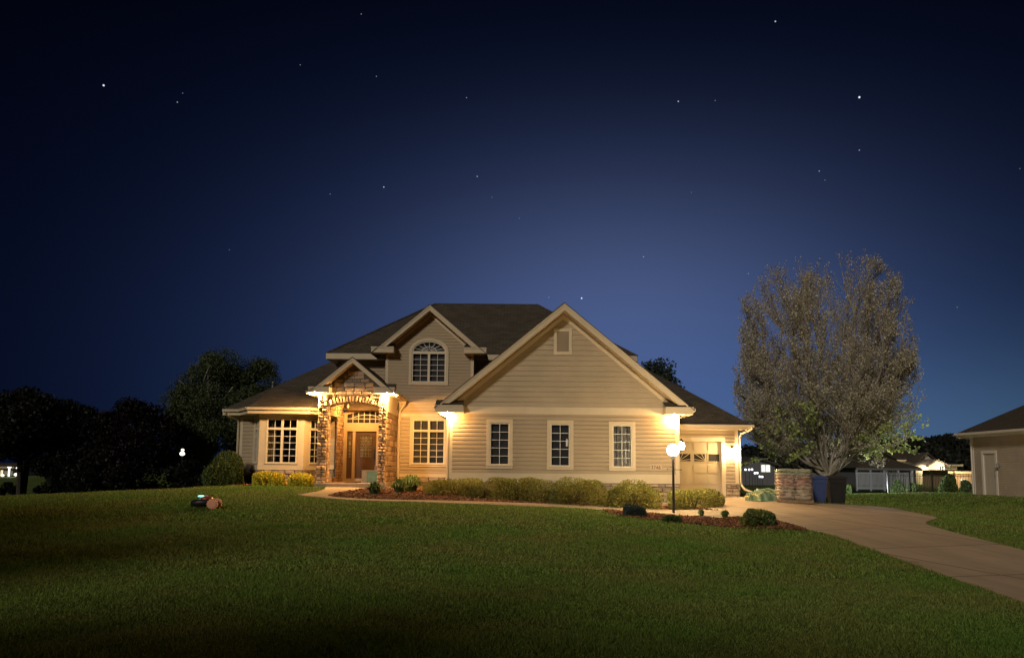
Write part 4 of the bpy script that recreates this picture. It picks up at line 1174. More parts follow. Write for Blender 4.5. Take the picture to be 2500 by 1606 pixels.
# ------------------------------------------------------------------ YARD OBJECTS
LP = (5.27, 24.5); lz = float(H(*LP))
T = thing('lamp_post', 'black yard lamp post with a blazing white globe and ladder bar in the mulch bed', 'lamp post', (LP[0], LP[1], lz))
m_ = MB(); m_.lathe([(.075, 0), (.075, .02), (.042, .05), (.040, 1.86), (.055, 1.88), (.055, 1.93), (.03, 1.95)], (LP[0], LP[1], lz - .02), 14); m_.build('post', M_BLACK, T, smooth=False)
m_ = MB(); m_.tube([(LP[0] - .19, LP[1] - .02, 1.575), (LP[0] + .25, LP[1] - .02, 1.56)], .011, 6); m_.ball((LP[0] - .2, LP[1] - .02, 1.576), .022, 8); m_.ball((LP[0] + .26, LP[1] - .02, 1.56), .022, 8); m_.build('ladder_bar', M_BLACK, T)
m_ = MB(); m_.ball((LP[0], LP[1], 2.20), .19, 24); m_.build('globe', mat('post_globe', (1, .92, .75), .3, emit=(1.0, .75, .40), estr=290), T, smooth=True)

# a worktop-high box by the door
bx = (-5.95, 29.4)
T = thing('storage_box', 'pale cardboard box with a green side label on the porch by the right pillar', 'box', (bx[0], bx[1], PZF))
m_ = MB(); m_.box(bx[0] - .04, bx[0] + .66, bx[1], bx[1] + .45, PZF, PZF + .47); m_.box(bx[0] - .05, bx[0] + .67, bx[1] - .01, bx[1] + .46, PZF + .47, PZF + .50); m_.build('carton', mat('carton_tan', (.46, .37, .25), .8, var=.15, vscale=5), T)
m_ = MB(); m_.box(bx[0] + .16, bx[0] + .655, bx[1] - .006, bx[1] - .001, PZF + .01, PZF + .46); m_.build('green_label', mat('label_green', (.20, .33, .22), .5, var=.2, vscale=6), T)
T = thing('parcel', 'small brown parcel on top of the green labelled box by the pillar', 'parcel', (bx[0] + .55, bx[1] + .2, PZF + .5))
m_ = MB(); m_.box(bx[0] + .44, bx[0] + .62, bx[1] + .08, bx[1] + .3, PZF + .5, PZF + .67); m_.box(bx[0] + .44, bx[0] + .62, bx[1] + .17, bx[1] + .2, PZF + .668, PZF + .673); m_.build('carton', mat('parcel_brown', (.33, .22, .14), .8, var=.15, vscale=9), T)
m_ = MB(); m_.add([(-6.62, 29.0, PZF + .005), (-6.08, 28.9, PZF + .005), (-6.05, 29.6, PZF + .012), (-6.35, 29.65, PZF + .012), (-6.62, 29.0, PZF + .02), (-6.08, 28.9, PZF + .03), (-6.05, 29.6, PZF + .06), (-6.35, 29.65, PZF + .03)], [(0, 1, 5, 4), (1, 2, 6, 5), (2, 3, 7, 6), (3, 0, 4, 7), (4, 5, 6, 7)])
tag(m_.build('door_mat', mat('mat_dark', (.07, .055, .04), .95, var=.4, vscale=30)), 'dark door mat lying askew on the porch slab in front of the door', 'door mat')

# ---- shrubs -----------------------------------------------------------
M_JUN = leaf_mat('juniper_green', (0.27, 0.285, 0.075), (0.34, 0.30, 0.08), .5, .15, 1.5)
M_YEL = leaf_mat('gold_foliage', (0.78, 0.66, 0.09), (0.60, 0.58, 0.08), .4, .25, 3)
M_DKG = leaf_mat('dark_evergreen', (0.10, 0.14, 0.045), (0.07, 0.105, 0.032), .5, .1, 2)
M_LILY = leaf_mat('lily_green', (0.10, 0.17, 0.040), (0.14, 0.20, 0.05), .4, .3, 3)
M_BLUE = leaf_mat('blue_grey_foliage', (0.06, 0.085, 0.075), (0.045, 0.065, 0.06), .4, .1, 2)
M_MIX = leaf_mat('mixed_foliage', (0.24, 0.25, 0.06), (0.10, 0.15, 0.06), .5, .25, 3)
M_TWIG = mat('twig_brown', (0.07, 0.05, 0.035), .9)


def mound(name, label, group, x, y, w_, d_, h, n, m, seed, leaf=.06, asp=.4, up=.5, shell=.5, lobes=10, cat='shrub', flat=1.0, stems=8, z=None, upspread=.9):
    rg = np.random.default_rng(seed); z0 = float(H(x, y)) if z is None else z
    T = thing(name, label, cat, (x, y, z0 - .02), group)
    lb = rg.normal(size=(lobes, 3)); lb[:, 2] = np.abs(lb[:, 2]) * .8; lb /= np.linalg.norm(lb, axis=1)[:, None]; amp = rg.uniform(.05, .22, lobes)
    D_ = rg.normal(size=(n, 3)); D_[:, 2] = np.abs(D_[:, 2]) * 1.1 - .12; D_ /= np.linalg.norm(D_, axis=1)[:, None]
    bump = 0.86 + (np.exp(-((1 - D_ @ lb.T) / .09)) * amp).sum(1)
    r = (1 - shell * rg.uniform(0, 1, n) ** 1.7) * bump
    pw = 2.0 / (2.0 + flat)
    S = np.sign(D_) * np.abs(D_) ** pw
    C = np.stack([x + S[:, 0] * r * w_ / 2, y + S[:, 1] * r * d_ / 2, z0 + np.clip(S[:, 2], -.05, 2) * r * h], 1)
    C[:, 2] = np.maximum(C[:, 2], z0 + .02)
    dirs = D_ * upspread; dirs[:, 2] += up
    V, Q = leaves(C, leaf, rg, asp, dirs * 1.4, .7)
    npmesh('foliage', V, Q, m, T)
    tw = MB(); rr = random.Random(seed)
    for k in range(stems):
        a = rr.uniform(0, 6.28); q = rr.uniform(.3, .75)
        tw.tube([(x, y, z0 - .02), (x + math.cos(a) * w_ * .2 * q, y + math.sin(a) * d_ * .2 * q, z0 + h * .35), (x + math.cos(a) * w_ * .42 * q, y + math.sin(a) * d_ * .42 * q, z0 + h * .75)], [.018, .012, .005], 5)
    tw.build('stems', M_TWIG, T)
    return T


def jun(px0, px1, ytop, ybot, Y, seed, label):
    x0 = P(px0, ybot, Y)[0]; x1 = P(px1, ybot, Y)[0]; xc = (x0 + x1) / 2; z = float(H(xc, Y))
    zt = P((px0 + px1) / 2, ytop, Y)[2]
    mound('juniper_shrub', label, 'spreading junipers along the garage wing wall', xc, Y, (x1 - x0) * .98, 1.7, max(.5, zt - z) * 1.02, 13000, M_JUN, seed, .075, .34, .35, .45, 16, 'shrub', .9, upspread=1.1)


jun(1037, 1194, 1170, 1225, 26.9, 31, 'juniper at the left corner of the gable wing, its top lit golden')
jun(1194, 1330, 1165, 1226, 27.0, 32, 'feathery juniper below and right of the first gable wing window')
jun(1324, 1478, 1172, 1232, 26.9, 33, 'broad juniper under the middle gable wing window')
jun(1474, 1610, 1180, 1240, 26.7, 34, 'juniper under the third window, left of the lamp post')
jun(1628, 1766, 1196, 1248, 26.3, 35, 'clipped low juniper right of the lamp post in front of the garage door')


def px_mound(name, label, group, px0, px1, ytop, ybot, Y, **k):
    if Y is None:
        Y = Gd((px0 + px1) / 2, ybot)[1]; Y = Y + (px1 - px0) / F * Y * .35
    x0 = P(px0, ybot, Y)[0]; x1 = P(px1, ybot, Y)[0]; xc = (x0 + x1) / 2; z = float(H(xc, Y)); zt = P((px0 + px1) / 2, ytop, Y)[2]
    return mound(name, label, group, xc, Y, (x1 - x0), k.pop('dep', (x1 - x0) * .8), max(.12, zt - z), **k)


px_mound('gold_shrub', 'golden leaved shrub under the bay window, left of its twin', 'golden shrubs under the bay window', 617, 695, 1146, 1194, 29.2, n=5200, m=M_YEL, seed=41, leaf=.085, asp=.6, up=.5, flat=.6)
px_mound('gold_shrub', 'golden leaved shrub beside the stone porch pillar', 'golden shrubs under the bay window', 700, 768, 1150, 1193, 29.0, n=4600, m=M_YEL, seed=42, leaf=.085, asp=.6, up=.5, flat=.6)
px_mound('evergreen_shrub', 'rounded cone shaped dwarf evergreen at the left house corner', None, 508, 588, 1136, 1192, 30.2, n=11000, m=M_DKG, seed=43, leaf=.10, asp=.45, up=.8, flat=.1, shell=.35, lobes=45, dep=1.5)


def tuft(name, label, group, px0, px1, ytop, ybot, m, seed, n=260, Y=None, wid=.018, cat='plant'):
    gx, gy = Gd((px0 + px1) / 2, ybot - 3) if Y is None else (P((px0 + px1) / 2, ybot, Y)[0], Y)
    w_ = (px1 - px0) / F * gy; h = (ybot - ytop) / F * gy; z0 = float(H(gx, gy)); rg = np.random.default_rng(seed)
    T = thing(name, label, cat, (gx, gy, z0), group)
    a = rg.uniform(0, 2 * np.pi, n); r0 = np.sqrt(rg.uniform(0, 1, n)) * w_ * .22; sp = rg.uniform(.15, 1.0, n)
    base = np.stack([gx + np.cos(a) * r0, gy + np.sin(a) * r0, np.full(n, z0)], 1)
    dx = np.stack([np.cos(a), np.sin(a), 0 * a], 1) * (w_ * .34 * sp)[:, None]
    ht = h * (1.15 - .5 * sp) * rg.uniform(.7, 1.15, n)
    side = np.stack([-np.sin(a), np.cos(a), 0 * a], 1) * (wid * rg.uniform(.6, 1.2, n))[:, None]
    p1 = base + dx * .45; p1[:, 2] += ht * .75; p2 = base + dx * .9; p2[:, 2] += ht; p3 = base + dx * 1.3; p3[:, 2] += ht * .72
    V = np.stack([base - side * .6, base + side * .6, p1 - side, p1 + side, p2 - side * .8, p2 + side * .8, p3 - side * .15, p3 + side * .15], 1).reshape(-1, 3)
    i = np.arange(n)[:, None] * 8
    Q = np.concatenate([i + np.array([[0, 1, 3, 2]]), i + np.array([[2, 3, 5, 4]]), i + np.array([[4, 5, 7, 6]])])
    npmesh('leaves', V, Q, m, T)
    c = MB(); c.lathe([(w_ * .2, 0), (w_ * .16, .04), (.01, .06)], (gx, gy, z0 - .02), 8); c.build('root_crown', M_TWIG, T)
    return T


tuft('daylily', 'round dark green grassy clump alone in the mulch by the walk', 'grassy clumps in the mulch by the porch', 893, 936, 1183, 1211, M_DKG, 51, 420)
tuft('daylily', 'green grassy clump, front one of the pair near the porch downspout', 'grassy clumps in the mulch by the porch', 953, 995, 1176, 1207, M_LILY, 52, 420)
tuft('daylily', 'bigger bright green grassy clump behind, against the stone foundation', 'grassy clumps in the mulch by the porch', 975, 1030, 1168, 1204, M_LILY, 53, 620)
px_mound('spruce_mound', 'blue grey dwarf mound at the left end of the lamp post bed', None, 1520, 1578, 1231, 1263, None, n=3800, m=M_BLUE, seed=54, leaf=.055, asp=.35, up=.5)
px_mound('ground_shrub', 'low dark green sprawl at the foot of the lamp post', None, 1616, 1664, 1256, 1276, None, n=2200, m=M_DKG, seed=55, leaf=.05, asp=.4, up=.4)
tuft('perennial', 'small spiky perennial beside the walk, nearer the lamp post', 'young spiky perennials along the walk', 1703, 1722, 1248, 1263, M_LILY, 56, 70)
tuft('perennial', 'spiky perennial beside the walk, nearer the driveway', 'young spiky perennials along the walk', 1757, 1783, 1250, 1267, M_LILY, 57, 130)
px_mound('leafy_shrub', 'waist high shrub with yellow and blue green leaves at the edge of the driveway', None, 1812, 1896, 1240, 1289, None, n=5200, m=M_MIX, seed=58, leaf=.07, asp=.65, up=.3, flat=1.2, shell=.6)

# ---- robotic mower -----------------------------------------------------
mx, my = Gd(500, 1241); mz = float(H(mx, my))
T = thing('robot_mower', 'red and black robotic lawn mower with a lit cyan display crossing the dark lawn', 'robotic mower', (mx, my, mz))
ex = Vector((1, .12, 0)).normalized(); ey = Vector((-.12, 1, 0))
FM_ = Frame((mx, my, mz), ex, -ey)


def hull(prof, name, m, sx=1.0):
    """rounded shell: stations along u with half-width and z range"""
    mb = MB(); n = 12; k0 = 0; vs = []; fs = []
    for (u, hw, z0, z1) in prof:
        for j in range(n):
            a = 2 * math.pi * j / n; c, s_ = math.cos(a), math.sin(a)
            dd = hw * math.copysign(abs(c) ** .6, c); zz = (z0 + z1) / 2 + (z1 - z0) / 2 * math.copysign(abs(s_) ** .7, s_)
            vs.append((u, dd, zz))
    for i in range(len(prof) - 1):
        for j in range(n): a = i * n + j; b = i * n + (j + 1) % n; fs.append((a, b, b + n, a + n))
    fs.append(tuple(range(n))); fs.append(tuple(range((len(prof) - 1) * n, len(prof) * n)))
    mb.add(vs, fs, FM_); return mb.build(name, m, T, smooth=True)


hull([(-.34, .10, .07, .16), (-.30, .20, .05, .22), (-.1, .24, .05, .27), (.12, .23, .06, .28), (.24, .18, .07, .24), (.28, .10, .1, .2)], 'chassis', M_BLACK)
hull([(-.12, .10, .20, .29), (-.06, .17, .18, .32), (.06, .20, .17, .33), (.16, .17, .17, .30), (.20, .10, .2, .27)], 'top_shell', mat('mower_red', (.42, .07, .04), .35, .5))
m_ = MB(); m_.box(-.16, -.03, -.09, .09, .315, .335, FM_); m_.build('display', mat('cyan_led', (.2, .9, .8), .4, emit=(.15, 1.0, .80), estr=5.0), T)
m_ = MB(); m_.box(-.03, .05, -.05, .05, .322, .345, FM_); m_.build('stop_button', mat('button_pale', (.85, .5, .35), .5), T)
for sg in (-1, 1):
    m_ = MB(); c0 = FM_((.24, sg * .21, .13)); q = Vector(ey)
    m_.tube([c0 - q * .045, c0 - q * .03, c0 + q * .03, c0 + q * .045], [.10, .13, .13, .10], 16)
    for k in range(12):
        a = 2 * math.pi * k / 12; cc = c0 + ex * (.13 * math.cos(a)) + Vector((0, 0, .13 * math.sin(a))); m_.tube([cc - q * .04, cc + q * .04], .014, 5)
    m_.build('drive_wheel', mat('wheel_salmon', (.90, .42, .27), .6), T)

# ---- pallet of bagged mulch, tarp pile, bins ---------------------------
M_BAGG = mat('bag_green', (.16, .24, .13), .35, .5, var=.4, vscale=6, hue2=(.42, .40, .30))
M_BAGR = mat('bag_red', (.34, .10, .08), .35, .5, var=.4, vscale=5, hue2=(.40, .30, .24))
M_BAGW = mat('bag_brown', (.30, .22, .17), .35, .5, var=.4, vscale=5, hue2=(.46, .38, .28))
M_WOOD = mat('pallet_wood', (.22, .15, .09), .9, var=.3, vscale=6)


def pillow(mb, c, hx, hy, hz, rot, seed, n=10):
    rr = np.random.default_rng(seed); a = np.linspace(-1, 1, n); X, Y = np.meshgrid(a, a)
    edge = np.clip((1 - np.abs(X) ** 3.5) * (1 - np.abs(Y) ** 3.5), 0, 1) ** .45
    nz = np.sin(X * 4 + rr.uniform(0, 6)) * np.sin(Y * 5 + rr.uniform(0, 6)) * .16 + rr.normal(0, .07, X.shape)
    co, si = math.cos(rot), math.sin(rot)
    def put(Zs):
        x = X * hx * (1 + .03 * rr.normal(0, 1, X.shape)); y = Y * hy
        return [(c[0] + x[i, j] * co - y[i, j] * si, c[1] + x[i, j] * si + y[i, j] * co, c[2] + Zs[i, j]) for i in range(n) for j in range(n)]
    up_ = hz * edge * (1 + nz); dn = -hz * edge * (1 + nz * .5)
    vs = put(up_) + put(dn); fs = []
    for i in range(n - 1):
        for j in range(n - 1):
            q = i * n + j; fs.append((q, q + 1, q + n + 1, q + n)); q += n * n; fs.append((q, q + n, q + n + 1, q + 1))
    for i in range(n - 1):
        for (a_, b_) in ((i, i + 1), ((n - 1) * n + i, (n - 1) * n + i + 1), (i * n, (i + 1) * n), (i * n + n - 1, (i + 1) * n + n - 1)):
            fs.append((a_, b_, b_ + n * n, a_ + n * n))
    mb.add(vs, fs)


pc0 = (10.13, 26.9); prot = math.radians(-14); pz = float(H(*pc0)) + .025
T = thing('pallet', 'wooden shipping pallet under the wrapped bags on the driveway', 'pallet', (pc0[0], pc0[1], pz))
co, si = math.cos(prot), math.sin(prot)
FPA = Frame((pc0[0], pc0[1], pz), (co, si, 0), (si, -co, 0))
m_ = MB()
for k in range(7): u = -.56 + k * .187; m_.box(u - .045, u + .045, -.5, .5, .105, .125, FPA)
for d in (-.46, 0, .46):
    m_.box(-.60, .60, d - .04, d + .04, .02, .104, FPA)
for u in (-.5, 0, .5): m_.box(u - .05, u + .05, -.5, .5, 0, .018, FPA)
m_.build('deck', M_WOOD, T)
T = thing('bag_stack', 'tall block of wrinkled green, red and brown mulch bags stacked on the pallet', 'bagged mulch', (pc0[0], pc0[1], pz + .125))
rr = random.Random(3); lay = 9; hz = .084
for k in range(lay):
    m = M_BAGG if k >= 7 else (M_BAGR if k in (4, 5, 6) else M_BAGW); zc = pz + .125 + hz + k * hz * 1.38
    for (du, dv) in ((-.285, .25), (.285, .25), (-.285, -.25), (.285, -.25)):
        mb = MB(); sh = .97 - .03 * (k > 6); q = FPA((du * sh + rr.uniform(-.02, .02), dv * sh + rr.uniform(-.02, .02), 0)); pillow(mb, (q.x, q.y, zc), .31, .27, hz, prot + rr.uniform(-.04, .04), rr.randint(0, 9999))
        mb.build('mulch_bag', m, T, smooth=True)
# stretch film sheath
def film_mat():
    m = bpy.data.materials.new('stretch_film'); m.use_nodes = True; n = NG(m.node_tree); m.node_tree.nodes.clear()
    tr = n.new('ShaderNodeBsdfTransparent'); tr.inputs[0].default_value = (.9, .9, .9, 1); gl = n.new('ShaderNodeBsdfGlossy'); gl.inputs['Roughness'].default_value = .25
    df = n.new('ShaderNodeBsdfDiffuse'); df.inputs[0].default_value = (.6, .55, .45, 1)
    tc = n.new('ShaderNodeTexCoord'); mp = n.new('ShaderNodeMapping'); mp.inputs['Scale'].default_value = (3, 3, 14); n.l.new(tc.outputs['Object'], mp.inputs[0])
    f = n.noise(mp.outputs[0], 2.2, 4, .7); bn = n.new('ShaderNodeBump'); bn.inputs['Strength'].default_value = 1; bn.inputs['Distance'].default_value = .04; n.l.new(f, bn.inputs['Height'])
    n.l.new(bn.outputs[0], gl.inputs['Normal']); n.l.new(bn.outputs[0], df.inputs['Normal'])
    a = n.new('ShaderNodeMixShader'); a.inputs[0].default_value = .5; n.l.new(gl.outputs[0], a.inputs[1]); n.l.new(df.outputs[0], a.inputs[2])
    b = n.new('ShaderNodeMixShader'); n.l.new(n.m('MULTIPLY_ADD', f, 1.0, -.33, clamp=True), b.inputs[0]); n.l.new(tr.outputs[0], b.inputs[1]); n.l.new(a.outputs[0], b.inputs[2])
    o = n.new('ShaderNodeOutputMaterial'); n.l.new(b.outputs[0], o.inputs[0]); return m
mb = MB(); rr = random.Random(8); nr, na = 14, 40; vs = []; fs = []
for i in range(nr):
    z = pz + .10 + i * (lay * hz * 1.38 + .08) / (nr - 1); wv = .60 - .02 * (i > nr - 3)
    for j in range(na):
        a = 2 * math.pi * j / na; c, s_ = math.cos(a), math.sin(a); e_ = .28; kx = math.copysign(abs(c) ** e_, c); ky = math.copysign(abs(s_) ** e_, s_)
        q = FPA((kx * (wv + .01 + rr.uniform(-.012, .02)), ky * (.53 + rr.uniform(-.012, .02)), 0)); vs.append((q.x, q.y, z))
for i in range(nr - 1):
    for j in range(na): a = i * na + j; b = i * na + (j + 1) % na; fs.append((a, b, b + na, a + na))
mb.add(vs, fs); mb.build('stretch_wrap', film_mat(), T)


def tarp(px0, px1, ytop, ybot, Y, label, seed, dep):
    x0, x1 = P(px0, ybot, Y)[0], P(px1, ybot, Y)[0]; z0 = float(H((x0 + x1) / 2, Y)) + .02; zt = P(px0, ytop, Y)[2]; h = zt - z0
    T = thing('tarp_pile', label, 'tarp', ((x0 + x1) / 2, Y, z0)); rg = np.random.default_rng(seed); n = 36
    a = np.linspace(-1, 1, n); X, Yg = np.meshgrid(a, a); ph = rg.uniform(0, 6, 8)
    pr = np.clip(1 - np.abs(X) ** 5, 0, 1) ** .5 * np.clip(1 - np.abs(Yg) ** 5, 0, 1) ** .5
    Z = h * pr * (.86 + .09 * np.sin(X * 5 + ph[0]) * np.sin(Yg * 4 + ph[1]) + .06 * np.sin(X * 17 + Yg * 9 + ph[2]) + .03 * np.sin(X * 31 - Yg * 23 + ph[3]))
    wob = .03 * np.sin(Z * 30 + X * 9 + ph[4])
    V = np.stack([(x0 + x1) / 2 + X * (x1 - x0) / 2 + wob * .5, Y + Yg * dep / 2 + wob, z0 + Z], -1).reshape(-1, 3)
    i = (np.arange(n - 1)[:, None] * n + np.arange(n - 1)[None]).ravel(); Q = np.stack([i, i + 1, i + n + 1, i + n], 1)
    o = npmesh('sheet', V, Q, mat('tarp_green', (.12, .20, .13), .45, .4, var=.35, vscale=4, bump=.6, bscale=9), T); o.data.polygons.foreach_set('use_smooth', np.ones(len(Q), bool))
    e_ = MB(); row = [tuple(V[k * n + 1] + np.array([-.01, 0, .012])) for k in range(2, n - 2)]; e_.tube([tuple(V[3 * n + k] + np.array([0, -.012, .012])) for k in range(2, n - 2)], .012, 5); e_.tube(row, .022, 5)
    e_.build('hem', mat('hem_yellow', (.62, .55, .20), .5), T)


tarp(1842, 1902, 1190, 1227, 27.9, 'low heap under a crumpled green tarp with yellow hem, left of the wrapped bags', 3, 1.0)
tarp(1824, 1842, 1199, 1226, 28.3, 'small green tarp bundle at the end of the garage downspout', 4, .5)


def bin_(x, y, rot, label, m, h=1.08, w_=.58, d_=.66):
    z = float(H(x, y)) + .02; T = thing('wheeled_bin', label, 'bin', (x, y, z), 'wheeled bins at the driveway edge'); co, si = math.cos(rot), math.sin(rot)
    fr = Frame((x, y, z), (co, si, 0), (si, -co, 0)); b = MB()
    k = .78
    vs = [(-w_ / 2 * k, -d_ / 2 * k, .04), (w_ / 2 * k, -d_ / 2 * k, .04), (w_ / 2 * k, d_ / 2 * k, .04), (-w_ / 2 * k, d_ / 2 * k, .04), (-w_ / 2, -d_ / 2, h * .9), (w_ / 2, -d_ / 2, h * .9), (w_ / 2, d_ / 2, h * .9), (-w_ / 2, d_ / 2, h * .9)]
    b.add(vs, [(0, 3, 2, 1), (4, 5, 6, 7), (0, 1, 5, 4), (1, 2, 6, 5), (2, 3, 7, 6), (3, 0, 4, 7)], fr)
    b.box(-w_ / 2 - .025, w_ / 2 + .025, -d_ / 2 - .025, d_ / 2 + .025, h * .86, h * .91, fr)
    b.box(-w_ * .3, w_ * .3, d_ / 2 * .8, d_ / 2 + .005, h * .70, h * .72, fr); b.box(-w_ * .32, -w_ * .28, d_ / 2 * .7, d_ / 2 * .9 + .02, h * .1, h * .8, fr); b.box(w_ * .28, w_ * .32, d_ / 2 * .7, d_ / 2 * .9 + .02, h * .1, h * .8, fr)
    b.build('tub', m, T)
    l = MB(); n = 8
    arc_ = [(-w_ / 2 - .03 + (w_ + .06) * i / n, h * .92 + .07 * math.sin(math.pi * i / n)) for i in range(n + 1)]
    l.prism([(-w_ / 2 - .03, h * .912)] + arc_ + [(w_ / 2 + .03, h * .912)], -d_ / 2 - .03, d_ / 2 + .03, fr); l.build('lid', m, T)
    for sg in (-1, 1):
        wl = MB(); c = fr((sg * w_ * .42, -d_ / 2 * .85, .12)); u = fr.u * .03; wl.tube([c - u, c + u], .12, 14); wl.build('wheel', M_BLACK, T)
    hb = MB(); hb.tube([fr((-w_ * .4, -d_ / 2 - .02, h * .86)), fr((-w_ * .4, -d_ / 2 - .10, h * .93)), fr((w_ * .4, -d_ / 2 - .10, h * .93)), fr((w_ * .4, -d_ / 2 - .02, h * .86))], .014, 6); hb.build('handle', m, T)
    return T


M_BINB = mat('bin_blue', (.06, .09, .24), .45, .4, var=.1); M_BINK = mat('bin_black', (.025, .023, .022), .5, .35, var=.1)
zz = 29.2
bin_(P(1955, 1200, 28.6)[0], 28.6, .1, 'blue wheeled bin mostly hidden behind the wrapped bags', M_BINB, 1.16)
bin_(P(1994, 1200, 28.9)[0], 28.9, -.05, 'blue wheeled bin between the wrapped bags and the black bin', M_BINB, 1.08)
T = bin_(P(2040, 1200, 29.3)[0], 29.3, -.15, 'black wheeled bin, rightmost of the bins, under the big tree', M_BINK, 1.14, .66, .74)

# ------------------------------------------------------------------ TREES
M_BARK = mat('bark_grey', (.40, .35, .285), .9, .15, var=.3, vscale=4, bump=.8, bscale=14)
M_BARKD = mat('bark_dark', (.05, .042, .035), .9, .15, var=.3, vscale=4)
M_TLEAF = leaf_mat('maple_spring_leaves', (.64, .60, .43), (.60, .52, .41), .45, .3, .5)
M_TLOW_LIT = leaf_mat('maple_low_leaves_lit', (.55, .62, .18), (.42, .52, .20), .45, .35, .8)  # yellow green of the garage lamp light put into the low leaf colour


def ntube(paths, rads, k=5):
    """numpy tubes for many polylines of equal length: paths (n,m,3), rads (n,m)"""
    n, m, _ = paths.shape
    T = np.gradient(paths, axis=1); T /= np.linalg.norm(T, axis=2)[..., None] + 1e-9
    ref = np.where(np.abs(T[..., 2:3]) < .9, np.array([0, 0, 1.0]), np.array([1.0, 0, 0]))
    E1 = np.cross(T, ref); E1 /= np.linalg.norm(E1, axis=2)[..., None] + 1e-9; E2 = np.cross(T, E1)
    an = np.arange(k) * 2 * np.pi / k
    R = paths[:, :, None] + (E1[:, :, None] * np.cos(an)[None, None, :, None] + E2[:, :, None] * np.sin(an)[None, None, :, None]) * rads[:, :, None, None]
    V = R.reshape(-1, 3); b = (np.arange(n) * m * k)[:, None, None] + (np.arange(m - 1) * k)[None, :, None]
    j = np.arange(k)[None, None]; j2 = (j + 1) % k
    Q = np.stack([b + j, b + j2, b + j2 + k, b + j + k], -1).reshape(-1, 4)
    return V, Q


def merge(parts):
    Vs, Qs, o_ = [], [], 0
    for V, Q in parts: Vs.append(V); Qs.append(Q + o_); o_ += len(V)
    return np.concatenate(Vs), np.concatenate(Qs)


def bez(a, b, c, m):
    t = np.linspace(0, 1, m)[None, :, None]
    return (1 - t) ** 2 * a[:, None] + 2 * t * (1 - t) * b[:, None] + t ** 2 * c[:, None]


